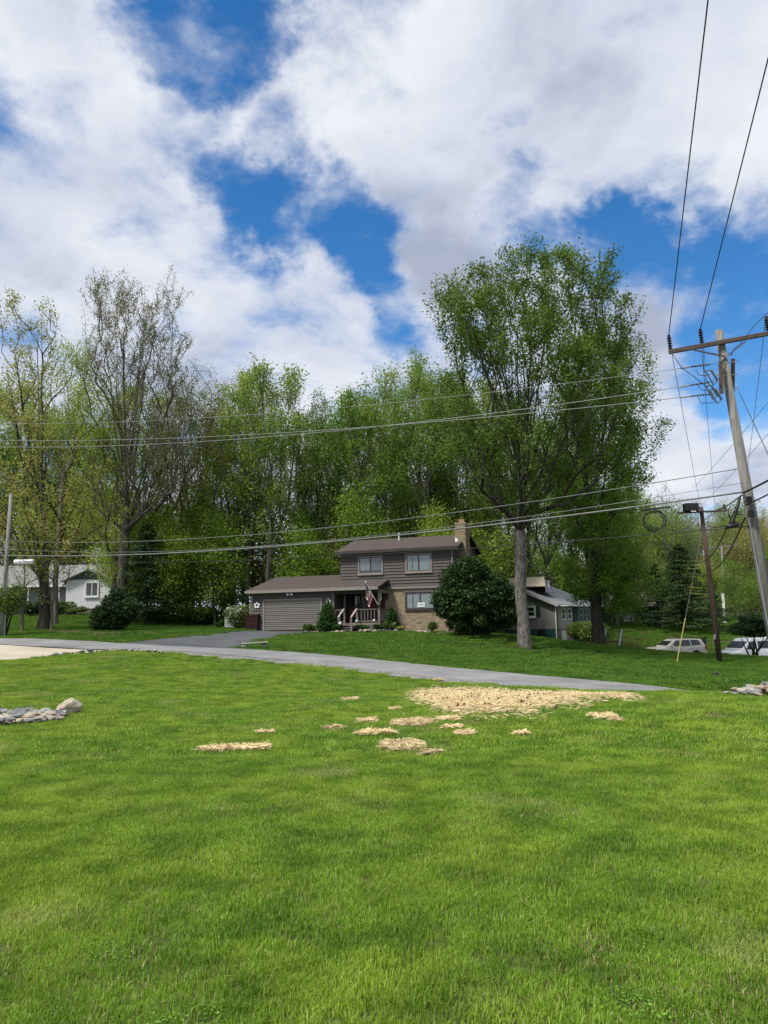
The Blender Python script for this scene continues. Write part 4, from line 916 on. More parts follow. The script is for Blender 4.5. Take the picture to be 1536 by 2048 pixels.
# plank on two stones by the road
o = thing('plank_bench', 'pale plank resting on stones at the road edge below the brown house', 'plank', on_ground(510, 37.0), R(8))
MB().bar((-.62, 0, .24), (.62, 0, .29), .30, .05).build('plank', mat('plank_pale', (.42, .42, .35), .85, .2, 4), o)
for s_ in (-.5, .45): link('support_stone', ROCKS[5 if s_ < 0 else 2], o, loc=(s_, 0, .10), scale=(.16, .15, .22))

# ---- grey house on the right, gable end toward the road
gp = PG(1112, 67.0); GF = Frame((gp.x, 67.0, -0.75), -30)
gh = thing('grey_house', 'grey sided low house with dark green foundation behind the big maple', 'house', GF.o, GF.a)
zs = GF.hit(1112, 1258)[1]; ze = GF.hit(1112, 1207)[1]; W_ = 9.4; zr = ze + 2.05
def lapped(b, u0, u1, v, z0, z1, step, axis='u', holes=()):
    z = z0
    while z < z1 - .01:
        h = min(step, z1 - z)
        for (a, c) in [(u0, u1)]:
            i = len(b.v)
            if axis == 'u': b.v += [(a, v - .028, z), (c, v - .028, z), (c, v - .006, z + h), (a, v - .006, z + h), (a, v, z), (c, v, z)]
            else: b.v += [(v + .028, a, z), (v + .028, c, z), (v + .006, c, z + h), (v + .006, a, z + h), (v, a, z), (v, c, z)]
            b.f += [(i, i + 1, i + 2, i + 3), (i, i + 4, i + 5, i + 1)]
        z += step
w = MB(); w.prism([(-W_, zs), (0, zs), (0, ze), (-W_ / 2, zr), (-W_, ze)], 0, 12); w = w.build('wall', m_sidg, gh)
b = MB(); z = zs
while z < zr - .1:
    k = 0 if z < ze else (z - ze) / (zr - ze) * W_ / 2; lapped(b, -W_ + k, -k, 0, z, z + .19, .19); z += .19
b.build('siding', m_sidg, w, kind='stuff')
MB().box(-W_ + .03, -.03, .02, 11.9, -.8, zs - .002).build('foundation', m_green, gh)
a0, a1, c0, c1 = rect(GF, 1075, 1091, 1260, 1271, 0); MB().box(a0, a1, -.012, .019, c0, c1).box(a0 - .05, a1 + .05, -.02, .019, c0 - .05, c0 - .003).build('basement_window', m_dark, gh)
r4 = rect(GF, 1049, 1071.5, 1212, 1235, -.03)
window(gh, *r4, -.03, 1, frame=m_white, curtain=None, fw=.10, sash=m_white, label='white framed window in the gable end'); zmid = (r4[2] + r4[3]) / 2; MB().box(r4[0] + .1, r4[1] - .1, -.095, -.062, zmid - .03, zmid + .03).build('meeting_rail', m_white, gh)
for (a, b_) in ((r4[1] + .03, r4[1] + .40), (r4[0] - .40, r4[0] - .03)):
    sh = MB().box(a, b_, -.055, -.029, r4[2], r4[3]).build('shutter', mat('shutter_green', (.025, .055, .055), .6, .1, 4), gh)
    m = MB(); n = 9
    for q in range(n): z = r4[2] + .04 + q * (r4[3] - r4[2] - .08) / n; m.box(a + .03, b_ - .03, -.066, -.056, z + .01, z + (r4[3] - r4[2]) / n - .03)
    m.build('louvers', MATS['shutter_green'], sh, kind='stuff')
# pale roof
rf = MB(); ov = .45; s_ = (zr - ze) / (W_ / 2); th = .16
def gslab(b, a, c, th): slab4 = [a[0], a[1], c[1], c[0]]; i = len(b.v); b.v += [tuple(p) for p in slab4] + [(p[0], p[1], p[2] + th) for p in slab4]; b.f += [(i, i + 1, i + 2, i + 3), (i + 4, i + 7, i + 6, i + 5)] + [(i + q, i + 4 + q, i + 4 + (q + 1) % 4, i + (q + 1) % 4) for q in range(4)]
gslab(rf, [(-W_ / 2, -ov, zr), (-W_ / 2, 12.3, zr)], [(ov, -ov, ze - s_ * ov), (ov, 12.3, ze - s_ * ov)], th)
gslab(rf, [(-W_ / 2 - .001, 12.3, zr), (-W_ / 2 - .001, -ov, zr)], [(-W_ - ov, 12.3, ze - s_ * ov), (-W_ - ov, -ov, ze - s_ * ov)], th)
rf = rf.build('roof', m_metalroof, gh)
q = MB(); q.bar((-W_ / 2, -ov - .02, zr + .02), (ov, -ov - .02, ze - s_ * ov + .02), .03, .26, up=(0, 0, 1)).bar((-W_ / 2, -ov - .021, zr + .02), (-W_ - ov, -ov - .021, ze - s_ * ov + .02), .03, .26); q.build('fascia', mat('fascia_pale', (.38, .38, .38), .6, .05, 4), rf)
MB().tube([(.05, -.05, ze - .1), (.05, -.05, -.8)], .05, 6).build('downspout', m_white, gh)
# cross gable with tan shingles
dn = MB(); z0 = zr - .55; gslab(dn, [(-W_ / 2 - 2.6, 2.2, z0 + .9), (-1.0 - .6, 2.2, z0 + .9)], [(-W_ / 2 - 2.6, -.2 + .4, z0 + .12), (-.35 - .6, .6, z0 + .02)], .08)
dn = dn.build('tan_roof', m_tanroof, gh); dd_ = MB(); dd_.v = [(-.62 - .35, .66, z0 - .5), (-.7 - .9, 2.2, z0 + .86), (-.62 - .35, 3.9, z0 - .5)]; dd_.f = [(0, 1, 2)]; dd_.v += [(a - 6, b_, c) for a, b_, c in dd_.v]; dd_.f += [(3, 5, 4), (0, 2, 5, 3), (1, 4, 5, 2)]; dd_.build('cross_gable', m_shgrey, gh)
pv = GF.local(P(1096, 1172, 69.5)); pvz = GF.local(P(1096, 1163, 69.5)).z
MB().tube([(pv.x, 2.4, pv.z - .5), (pv.x, 2.4, pvz)], .07, 8).lathe([(.16, pvz), (.16, pvz + .06)], (pv.x, 2.4, 0), 10).build('roof_vent', m_white, gh)
# sun room on the right side, beige siding over field stone
v1 = 4.6; bw = MB().box(.012, .16, .25, v1, zs, ze - .25).build('sun_room', m_sidgl, gh); b = MB(); lapped(b, .25, v1, .16, zs, ze - .26, .17, 'v'); b.build('siding', m_sidgl, bw, kind='stuff')
stw = MB().box(.03, .14, .28, v1 - .02, -1.2, zs - .003).build('stone_base', m_stonew, gh)
for q in range(26):
    o = link('stone', ROCKS[q % 12], stw, loc=(.14, random.uniform(2.2, v1 - .1), -.9 + random.random() * (zs + .85)), scale=(.05, .2, .12)) if q < 18 else link('stone', ROCKS[q % 12], stw, loc=(.14, random.uniform(.4, v1 - .1), -.9 + random.random() * (zs + .85)), scale=(.05, .2, .12))
hd = MB().box(.145, .20, .9, 2.2, -1.0, zs - .2).build('cellar_door', m_white, gh); MB().box(.201, .21, 1.0, 2.1, -.95, zs - .27).build('door_leaf', mat('door_pale', (.58, .57, .55), .6, .08, 4), hd)
def side_window(v0, v1_, z0, z1, u, fr=m_white, parent=bw):
    o = MB().box(u, u + .05, v0, v1_, z1 - .09, z1).box(u, u + .05, v0, v1_, z0, z0 + .09).box(u + .001, u + .049, v0, v0 + .09, z0 + .09, z1 - .09).box(u + .001, u + .049, v1_ - .09, v1_, z0 + .09, z1 - .09).box(u + .002, u + .045, v0 + .09, v1_ - .09, (z0 + z1) / 2 - .03, (z0 + z1) / 2 + .03).build('window', fr, parent)
    MB().box(u + .002, u + .006, v0 + .09, v1_ - .09, z0 + .09, z1 - .09).build('backing', m_dark, o)
    MB().quad((u + .022, v0 + .09, z0 + .09), (u + .022, v1_ - .09, z0 + .09), (u + .022, v1_ - .09, z1 - .09), (u + .022, v0 + .09, z1 - .09)).build('pane', m_gl, o)
for v0 in (1.2, 3.0): side_window(v0, v0 + .9, zs + .75, ze - .38, .19)
pch = MB().box(.03, .7, v1 + .01, 11.5, zs - .9, zs + .15).build('porch_skirt', mat('porch_teal', (.015, .05, .06), .7, .2, 4), gh)
for q in range(6): v0 = v1 + .3 + q * 1.2; side_window(v0, v0 + .85, zs + .55, ze - .4, .705, mat('trim_sage', (.22, .27, .25), .6, .1, 4), pch)
MB().box(.03, .68, v1 + .02, 11.5, zs + .152, ze - .2).build('porch_wall', mat('porch_sage', (.10, .13, .125), .7, .1, 4), gh)
MB().box(.0, 1.15, .1, 11.9, ze - .235, ze - .17).build('eave', m_white, gh)
# small detached flat strip of the house seen left of the big trunk
# ---- green house further back on the right
p = PG(1195, 95); FF = Frame((p.x, 95, 0.35), -6); fh = thing('green_house', 'distant dull green house with tan roof and brown base behind the dark maple trunk', 'house', FF.o, FF.a)
u0 = FF.hit(1160, 1230)[0]; u1 = FF.hit(1318, 1230)[0]; zb = FF.hit(1240, 1245)[1]; zt = FF.hit(1240, 1213)[1]
w = MB().box(u0, u1, 0, 8, zb, zt).build('wall', m_dkgreen, fh); b = MB(); lapped(b, u0, u1, 0, zb, zt, .2); b.build('siding', m_dkgreen, w, kind='stuff')
MB().box(u0 + .05, u1 - .05, .03, 7.9, -1.5, zb - .003).build('foundation', mat('base_brown', (.085, .045, .038), .9, .2, 3), fh)
gable_roof('roof', fh, u0, u1, 0, 4, 8, zt, zt + 1.7, zt, .08, mat('roof_tan_dull', (.26, .21, .17), .95, .2, 4), m_dtrim, .4, .5)
window(fh, *rect(FF, 1231, 1245, 1221, 1232, 0), -.03, 1, frame=m_white, curtain=None, fw=.14, sash=m_white); window(fh, *rect(FF, 1177, 1188, 1221, 1234, 0), -.03, 1, frame=m_white, curtain=None, fw=.14, sash=m_white)
MB().box(u1 - 4.2, u1 - 3.0, -.05, -.003, zb - .9, zb + 1.15).build('front_door', m_white, fh)
# ---- white house far left
LF = Frame((PG(178, 74).x, 74, 2.35), 4); lh = thing('white_house', 'pale sided ranch house with grey roof behind the left trees', 'house', LF.o, LF.a)
u0, u1 = LF.hit(132, 1190)[0], LF.hit(221, 1190)[0]; zb = LF.hit(178, 1217)[1]; ze_ = LF.hit(178, 1160)[1]; zp = LF.hit(178, 1140)[1]; um = (u0 + u1) / 2
w = MB().prism([(u0, zb), (u1, zb), (u1, ze_), (um, zp), (u0, ze_)], 0, 9).build('wall', m_sidw, lh); b = MB(); lapped(b, u0, u1, 0, zb, ze_, .17); b.build('siding', m_sidw, w, kind='stuff')
MB().prism([(u0 + .3, ze_ + .06), (u1 - .3, ze_ + .06), (um, zp - .08)], -.04, -.031).build('gable_panel', mat('gable_slate', (.10, .11, .12), .8, .1, 3), w)
MB().box(u0 + .04, u1 - .04, .02, 8.9, -1.0, zb - .003).build('foundation', mat('brick_dull', (.17, .15, .14), .9, .2, 5), lh)
window(lh, *rect(LF, 170.5, 198, 1163.5, 1194, 0), -.03, 2, frame=m_white, curtain=None, fw=.10, sash=m_white)
rf = MB(); s_ = (zp - ze_) / (um - u0); gslab(rf, [(um, -.4, zp), (um, 5, zp)], [(u1 + .4, -.4, ze_ - s_ * .4), (u1 + .4, 5, ze_ - s_ * .4)], .1); gslab(rf, [(um - .001, 5, zp), (um - .001, -.4, zp)], [(u0 - .4, 5, ze_ - s_ * .4), (u0 - .4, -.4, ze_ - s_ * .4)], .1); rf.build('wing_roof', m_shgrey, lh)
ul = LF.hit(-190, 1190)[0]; ur = LF.hit(224, 1190)[0]
MB().box(ul, u0 - .003, 1.5, 9, zb, ze_ + .02).build('main_wall', mat('siding_shaded', (.30, .30, .31), .7, .08, 3), lh); MB().box(ul, u0 - .01, 1.55, 9, -1.0, zb - .003).build('main_foundation', mat('brick_dull', (.17, .15, .14)), lh)  # recess shade put into the colour: darker copy of the white siding
gable_roof('main_roof', lh, ul, ur, 1.5, 5.3, 9, ze_ + .05, ze_ + 1.75, ze_ + .05, .1, m_shgrey, m_white, .3, 1.2)
window(lh, *rect(LF, 20, 40, 1170, 1200, 1.5), 1.47, 2, frame=m_white, curtain=None, fw=.1, sash=m_white); window(lh, *rect(LF, -60, -20, 1170, 1200, 1.5), 1.47, 2, frame=m_white, curtain=None, fw=.1, sash=m_white)
MB().box(LF.hit(84, 1190, 1.5)[0], LF.hit(99, 1190, 1.5)[0], 1.44, 1.499, zb + .02, zb + 2.05).build('front_door', m_dtrim, lh)
for px in (57, 118): u = LF.hit(px, 1190, .5)[0]; MB().box(u - .06, u + .06, .38, .5, zb - .3, ze_ - .35).build('porch_post', m_white, lh)
# ------------------------------------------------------------------ trees
def tubes_np(pa, pb, ra, rb, da, db, n):
    ref = np.array([.93, .31, .17]); 
    def fr(d):
        x = np.cross(d, ref); x /= np.linalg.norm(x, axis=1)[:, None] + 1e-9; return x, np.cross(d, x)
    xa, ya = fr(da); xb, yb = fr(db); t = np.arange(n) * 2 * np.pi / n; c, s = np.cos(t)[None, :, None], np.sin(t)[None, :, None]
    A = pa[:, None] + (xa[:, None] * c + ya[:, None] * s) * ra[:, None, None]; B = pb[:, None] + (xb[:, None] * c + yb[:, None] * s) * rb[:, None, None]
    v = np.concatenate([A, B], 1).reshape(-1, 3); i = np.arange(len(pa))[:, None] * 2 * n; q = np.arange(n)[None]; q2 = (q + 1) % n
    f = np.stack([i + q, i + q2, i + n + q2, i + n + q], -1).reshape(-1, 4); return v, f
def grow(g, trunk, tips, R0, rtip=.012, seg=.9, upw=.55, first=.0, wob=.10, arch=.25, leaders=0, prof=None):
    """skeleton: a trunk polyline plus tips each joined to the best lower node; pipe-model radii"""
    MAXN = len(trunk) + len(tips) * 14 + 400; nd = np.zeros((MAXN, 3)); par = np.full(MAXN, -1, int); dr = np.zeros((MAXN, 3))
    n = 0
    for i, p in enumerate(trunk):
        nd[n] = p; par[n] = n - 1; dr[n] = (np.array(p) - np.array(trunk[i - 1])) if i else (0, 0, 1); dr[n] /= np.linalg.norm(dr[n]) + 1e-9; n += 1
    lo = int(len(trunk) * first)
    if leaders:
        pz_, pr_, ox, oy = [np.array(q, float) for q in zip(*[(tuple(a) + (0, 0))[:4] for a in prof])]; top = pz_[-1]; zb = pz_[0]
        for q in range(leaders):
            f = .50 + .47 * ((q * .618) % 1); z = zb + (top - zb) * f; rr = np.interp(z, pz_, pr_) * (.85 - .35 * f) * g.uniform(.75, 1.15); a = q * 2.399 + g.normal(0, .25); e_ = np.array([np.interp(z, pz_, ox) + rr * math.cos(a), np.interp(z, pz_, oy) + rr * math.sin(a), z])
            j = int(np.clip(lo + (len(trunk) - lo) * (f - .5) / .5 * .9 + g.uniform(-.8, .8), lo, len(trunk) - 1)); s0 = nd[j].copy()
            if e_[2] - s0[2] < 1.2: continue
            m = int(np.clip(np.linalg.norm(e_ - s0) / 1.0, 3, 14)); prev = j
            for w in range(1, m + 1):
                t = w / m; c = s0 + (e_ - s0) * np.array([t ** .85, t ** .85, t]) + (g.normal(0, .035, 3) if w < m else 0); nd[n] = c; par[n] = prev; dv = c - nd[prev]; dr[n] = dv / (np.linalg.norm(dv) + 1e-9); prev = n; n += 1
    hor0 = np.hypot(tips[:, 0] - trunk[-1][0], tips[:, 1] - trunk[-1][1]); order = np.argsort(np.linalg.norm(tips - np.array(trunk[len(trunk) // 2]), axis=1) + g.normal(0, .4, len(tips)))
    for k in order:
        p = tips[k]; d = p - nd[lo:n]; L_ = np.linalg.norm(d, axis=1); h = np.hypot(d[:, 0], d[:, 1]); cost = L_ + 3.0 * np.maximum(0, upw * h - d[:, 2]) - .6 * (d * dr[lo:n]).sum(1)
        j = lo + int(np.argmin(cost)); d = p - nd[j]; L_ = np.linalg.norm(d); m = int(np.clip(round(L_ / seg), 1, 12)); prev = j
        out = np.array([d[0], d[1], 0]) ; bend = out * arch
        for q in range(1, m + 1):
            t = q / m; c = nd[j] + d * t + bend * (t * (1 - t)) + (g.normal(0, wob, 3) * (L_ / m) if q < m else 0)
            nd[n] = c; par[n] = prev; dv = c - nd[prev]; dr[n] = dv / (np.linalg.norm(dv) + 1e-9); prev = n; n += 1
    nd, par, dr = nd[:n], par[:n], dr[:n]; cnt = np.zeros(n); has = np.zeros(n, bool); has[par[1:]] = True; cnt[~has] = 1
    for i in range(n - 1, 0, -1): cnt[par[i]] += cnt[i]
    e = math.log(R0 / rtip) / math.log(max(cnt[0], 2)); r = rtip * cnt ** e; return nd, par, dr, cnt, r
def wood_mesh(name, sk, m, flare=1.5, flare_h=1.2, minr=0.0, only=None):
    nd, par, dr, cnt, r = sk; z0 = nd[0, 2]; r = r * (1 + (flare - 1) * np.clip(1 - (nd[:, 2] - z0) / flare_h, 0, 1) ** 2 * (cnt > cnt[0] * .4)); r = np.maximum(r, minr)
    c = np.arange(1, len(nd)); p = par[c]; big = r[c] / np.maximum(r[p], 1e-6) > .62; ra = np.where(big, r[p], np.minimum(r[p], r[c] * 1.25)); da = np.where(big[:, None], dr[p], dr[c]); V = []; F = []; o = 0
    for lo, hi, n in ((.09, 9, 10), (.03, .09, 6), (0, .03, 3)):
        w = (r[c] >= lo) & (r[c] < hi)
        if only is not None: w &= only[c]
        if not w.any(): continue
        v, f = tubes_np(nd[p[w]], nd[c[w]], ra[w], r[c[w]], da[w], dr[c[w]], n); V.append(v); F.append(f + o); o += len(v)
    return npmesh(name, np.concatenate(V), np.concatenate(F), m, smooth=True)
def leaf_mesh(name, g, cen, m, size, var, upbias=.35, aspect=.75, fold=.2, dirs=None):
    n = len(cen); nr = g.normal(size=(n, 3)); nr[:, 2] = np.abs(nr[:, 2]) + upbias; nr /= np.linalg.norm(nr, axis=1)[:, None]
    a = g.normal(size=(n, 3)) if dirs is None else dirs + g.normal(0, .35, (n, 3)); a -= nr * (a * nr).sum(1)[:, None]; a /= np.linalg.norm(a, axis=1)[:, None] + 1e-9; b = np.cross(nr, a)
    s = (size * g.uniform(.55, 1.35, n))[:, None]
    v = np.stack([cen - a * s * .5, cen + b * s * aspect * .5 + nr * s * fold * .5 - a * s * .05, cen + a * s * .5, cen - b * s * aspect * .5 + nr * s * fold * .5 - a * s * .05], 1).reshape(-1, 3)
    return npmesh(name, v, np.arange(n * 4).reshape(-1, 4), m, var=np.clip(var, 0, 1))
def leaf_centres(g, sk, n, sig, maxcnt=4, droop=.0, vsig=None, outer=0.0):
    nd, par, dr, cnt, r = sk; idx = np.where(cnt <= maxcnt)[0]; pp = None
    if outer:
        q = nd[idx]; lo, hi = np.percentile(q[:, 2], 3), q[:, 2].max(); c0 = np.array([q[:, 0].mean(), q[:, 1].mean(), lo + (hi - lo) * .42]); e_ = (q - c0) / np.array([q[:, 0].std() * 2, q[:, 1].std() * 2, (hi - lo) * .55]); rel = np.linalg.norm(e_, axis=1)
        pp = np.clip((rel - .45) / .40, 1 - outer, 1) * g.uniform(.4, 1.6, len(idx)); pp /= pp.sum()
    k = g.choice(idx, n, p=pp); t = g.random(n)[:, None]; base = nd[k] * t + nd[np.maximum(par[k], 0)] * (1 - t)
    cl = g.random(len(nd)); c = base + g.normal(0, 1, (n, 3)) * np.array([sig, sig, vsig or sig * .8]); c[:, 2] -= droop * g.random(n); return c, cl[k] * .55 + g.random(n) * .45
def envelope(g, n, prof, shell=.5, clump=4.5, csig=.48):
    if clump > 1:
        c = envelope(g, max(10, int(n / clump)), prof, shell + .12, 0); k = g.integers(0, len(c), n); s = g.uniform(.6, 1.4, len(c))[k][:, None]
        return c[k] + g.normal(0, 1, (n, 3)) * np.array([csig, csig, csig * 1.25]) * s
    return envelope0(g, n, prof, shell)
def envelope0(g, n, prof, shell=.5, cx=None):
    """tips inside a crown: prof = [(z, radius, xoff, yoff)]"""
    pz_, pr_, ox, oy = [np.array(q, float) for q in zip(*[(a + (0, 0))[:4] for a in prof])]
    z = g.uniform(pz_[0], pz_[-1], n * 6); r = np.interp(z, pz_, pr_); keep_ = g.random(n * 6) < (r / r.max()) ** 1.6 + .04; z, r = z[keep_][:n], r[keep_][:n]; m = len(z)
    t = g.uniform(0, 2 * np.pi, m); rr = r * np.where(g.random(m) < shell, g.uniform(.75, 1.05, m), np.sqrt(g.random(m))); lump = 1 + .20 * np.sin(3 * t + z * .8) + .10 * np.sin(7 * t - z * 1.7); rr *= lump
    return np.c_[rr * np.cos(t) + np.interp(z, pz_, ox), rr * np.sin(t) + np.interp(z, pz_, oy), z]
m_bark = mat('bark_grey', (0.060, 0.054, 0.047), .95, .45, 4.0, 1.0, 9, col2=(0.22, 0.205, 0.18), stretch=(2.0, 2.0, .8), detail=8)
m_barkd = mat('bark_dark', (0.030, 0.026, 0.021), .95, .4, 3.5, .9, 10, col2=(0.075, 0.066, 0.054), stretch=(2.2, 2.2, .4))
m_barkt = mat('bark_wood', (0.075, 0.069, 0.058), .95, .4, 3.0, .7, 9, col2=(0.165, 0.150, 0.125), stretch=(2, 2, .35))
lf_maple = leafmat('leaf_maple', (0.080, 0.135, 0.019), (0.205, 0.310, 0.052), .50, .02)
lf_maple2 = leafmat('leaf_maple_deep', (0.060, 0.130, 0.016), (0.180, 0.320, 0.042), .45, .02)
lf_spring = leafmat('leaf_spring', (0.130, 0.210, 0.026), (0.330, 0.460, 0.080), .50, .05)
lf_yellow = leafmat('leaf_oak_yellow', (0.190, 0.205, 0.040), (0.430, 0.450, 0.120), .45, .03)
lf_olive = leafmat('leaf_olive', (0.150, 0.165, 0.042), (0.340, 0.360, 0.105), .45, .06)
lf_bud = leafmat('leaf_bud', (0.120, 0.120, 0.050), (0.280, 0.285, 0.130), .35, .03)
lf_under = leafmat('leaf_understory', (0.135, 0.225, 0.020), (0.340, 0.490, 0.060), .5, .06)
lf_ever = leafmat('leaf_evergreen', (0.018, 0.042, 0.013), (0.062, 0.120, 0.034), .2, .03)
lf_thuja = leafmat('leaf_thuja', (0.020, 0.070, 0.010), (0.060, 0.150, 0.022), .3, .03)
lf_shrub = leafmat('leaf_shrub', (0.055, 0.105, 0.018), (0.160, 0.240, 0.050), .4, .04)
lf_white = leafmat('blossom_white', (0.42, 0.42, 0.34), (0.78, 0.77, 0.68), .3, .0)

def make_tree(name, label, px, d, R0, prof, ntips, nleaf, leaf, lm, bark, trunk_top, seed, lean=(0, 0), sig=.35, maxcnt=3, shell=.5, upw=.55, first=.35, group=None, loc=None, rtip=.012, extra=None, flare=1.5, arch=.25, second=None, minr=0.0, upb=.35, outer=0.0, wob=.07, limb=None, leaders=0, clump=4.5, csig=.48):
    g = np.random.default_rng(seed); base = PG(px, d) if loc is None else Vector(loc)
    o = thing(name, label, 'tree', base, group=group)
    nt_ = 9; tr = [np.array([lean[0] * t * t + (g.normal(0, .05) if i else 0), lean[1] * t * t + (g.normal(0, .05) if i else 0), trunk_top * t - .15]) for i, t in enumerate(np.linspace(0, 1, nt_))]
    tips = envelope(g, ntips, prof, shell, clump, csig)
    if extra is not None: tips = np.r_[tips, np.array(extra, float)]
    sk = grow(g, tr, tips, R0, rtip, first=first, upw=upw, arch=arch, wob=wob, leaders=leaders, prof=prof)
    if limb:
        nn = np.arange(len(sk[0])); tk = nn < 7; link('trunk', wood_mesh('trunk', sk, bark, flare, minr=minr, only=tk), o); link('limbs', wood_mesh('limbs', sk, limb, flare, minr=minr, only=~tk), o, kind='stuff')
    else: link('trunk', wood_mesh('trunk', sk, bark, flare, minr=minr), o)
    c, v = leaf_centres(g, sk, nleaf, sig, maxcnt, outer=outer); cr_ = link('crown', leaf_mesh('crown', g, c, lm, leaf, v, upbias=upb), o, kind='stuff')
    if second:
        n2, m2, s2 = second; c, v = leaf_centres(g, sk, n2, sig, maxcnt); link('crown', leaf_mesh('crown', g, c, m2, s2, v), o, kind='stuff')
    return o
def hz(py, d, px, base): return P(px, py, d).z - base
def prof_px(pts, d, bx, bz, px0):
    """crown outline read off the photo: (py, left px, right px) from top to bottom -> envelope at depth d"""
    out = []
    for (py, l, r) in sorted(pts, key=lambda q: -q[0]):
        a, b_ = P(l, py, d), P(r, py, d); out.append((a.z - bz, max(.15, (b_.x - a.x) / 2 * .92), (a.x + b_.x) / 2 - bx, 0.0))
    out[-1] = (out[-1][0] - .8,) + out[-1][1:]; return out
# --- the big maple in front
D1 = 45; b1 = PG(1047, D1)
pf = prof_px([(508, 985, 1090), (535, 915, 1165), (600, 872, 1235), (680, 872, 1255), (780, 880, 1270), (880, 895, 1258), (950, 930, 1205), (1010, 985, 1130)], D1, b1.x, b1.z, 1047)
make_tree('maple_tree', 'tallest maple with pale flaking trunk on the lawn right of the brown house', 1047, D1, .34, pf, 1750, 84000, .14, lf_maple, m_bark, 14.0, 21, lean=(.30, .1), sig=.24, maxcnt=2, shell=.5, upw=1.0, first=.54, rtip=.012, flare=1.3, arch=-.04, outer=.72, wob=.03, limb=m_barkd, minr=.016, leaders=30, clump=2.2, csig=.36)  # limbs take dark bark: backlit shade put into the colour, real limbs darker too
# --- second maple behind it
D2 = 55; b2 = PG(1197, D2)
pf = prof_px([(640, 1180, 1225), (700, 1130, 1270), (800, 1110, 1290), (900, 1090, 1290), (980, 1085, 1270), (1060, 1090, 1280), (1140, 1110, 1295), (1200, 1150, 1300), (1240, 1230, 1295)], D2, b2.x, b2.z, 1197)
br = [P(1268, 940, D2) - b2, P(1290, 925, D2) - b2, P(1305, 900, D2) - b2, P(1318, 870, D2) - b2, P(1335, 842, D2) - b2, P(1328, 850, D2) - b2, P(1310, 880, D2) - b2, P(1322, 838, D2) - b2, P(1300, 950, D2) - b2]
make_tree('maple_tree', 'dark trunked leafy maple behind the tallest one with a broken side branch', 1197, D2, .42, pf, 620, 62000, .16, lf_maple2, m_barkd, 15.0, 22, lean=(-.35, 0), sig=.34, maxcnt=3, shell=.5, upw=.55, first=.30, leaders=12, wob=.05, extra=[tuple(q) for q in br], flare=1.25)
# --- left trees
D = 50; b0 = PG(88, D)
pf = prof_px([(572, 40, 70), (600, 5, 110), (660, -15, 115), (720, -10, 100), (800, -20, 90), (880, -40, 140), (960, -50, 200), (1040, -40, 250), (1090, 30, 230)], D, b0.x, b0.z, 88)
make_tree('oak_tree', 'yellow budding oak with thick dark trunk at the left beside the road', 88, D, .36, pf, 560, 17000, .14, lf_yellow, m_barkd, 10.0, 23, lean=(-.6, 0), sig=.22, maxcnt=2, shell=.35, upw=.5, first=.28, rtip=.011, minr=.012, leaders=9, wob=.05)
D = 57; b0 = PG(108, D)
pf = prof_px([(640, 118, 140), (690, 95, 165), (760, 85, 185), (840, 70, 190), (900, 85, 170)], D, b0.x, b0.z, 108)
make_tree('aspen_tree', 'slender pale tree with thin twin stems behind the yellow oak', 108, D, .19, pf, 260, 9000, .115, lf_spring, m_barkt, 13, 24, lean=(.3, 0), sig=.30, maxcnt=2, upw=.8, first=.45, minr=.014)
D = 60; b0 = PG(243, D)
pf = prof_px([(552, 205, 260), (580, 185, 345), (640, 172, 368), (720, 180, 368), (800, 210, 385), (880, 200, 400), (960, 190, 360), (1020, 180, 320)], D, b0.x, b0.z, 243)
make_tree('ash_tree', 'tall nearly bare tree with tiny buds rising above the left wood', 243, D, .40, pf, 1900, 46000, .105, lf_bud, m_barkt, 15.0, 25, lean=(.1, 0), sig=.16, maxcnt=2, shell=.4, upw=1.0, first=.45, rtip=.010, arch=-.06, minr=.012, wob=.04, leaders=18)
D = 63; b0 = PG(300, D)
pf = prof_px([(735, 180, 230), (780, 150, 260), (860, 140, 300), (960, 150, 330), (1060, 150, 330), (1130, 200, 330)], D, b0.x, b0.z, 300)
make_tree('leafy_tree', 'bright yellow green tree leafing out around the bare tall one', 226, D, .27, prof_px([(735, 180, 235), (780, 150, 262), (860, 140, 300), (960, 150, 330), (1060, 150, 330), (1130, 200, 330)], D, PG(226, D).x, PG(226, D).z, 226), 420, 26000, .15, lf_under, m_barkt, 13, 26, sig=.5, maxcnt=3, upw=.5, first=.3)
D = 66
make_tree('leafy_tree', 'olive brown budding tree right of the bare tall one', 330, D, .26, prof_px([(740, 370, 420), (800, 330, 440), (900, 320, 450), (1000, 310, 450), (1080, 320, 420)], D, PG(330, D).x, PG(330, D).z, 330), 420, 15000, .13, lf_olive, m_barkt, 14, 27, sig=.45, maxcnt=2, upw=.6, first=.35, minr=.014)
for (px, d, s) in ((44, 49.0, 71), (104, 49.6, 72)):
    make_tree('sapling', 'thin young tree left of the thick oak trunk' if px < 80 else 'thin young tree touching the thick oak trunk on its right', px, d, .085, [(2.2, .5), (4, 1.3), (6, 1.5), (7.5, .6)], 60, 1800, .11, lf_yellow, m_barkt, 4.5, s, sig=.25, maxcnt=2, minr=.010)
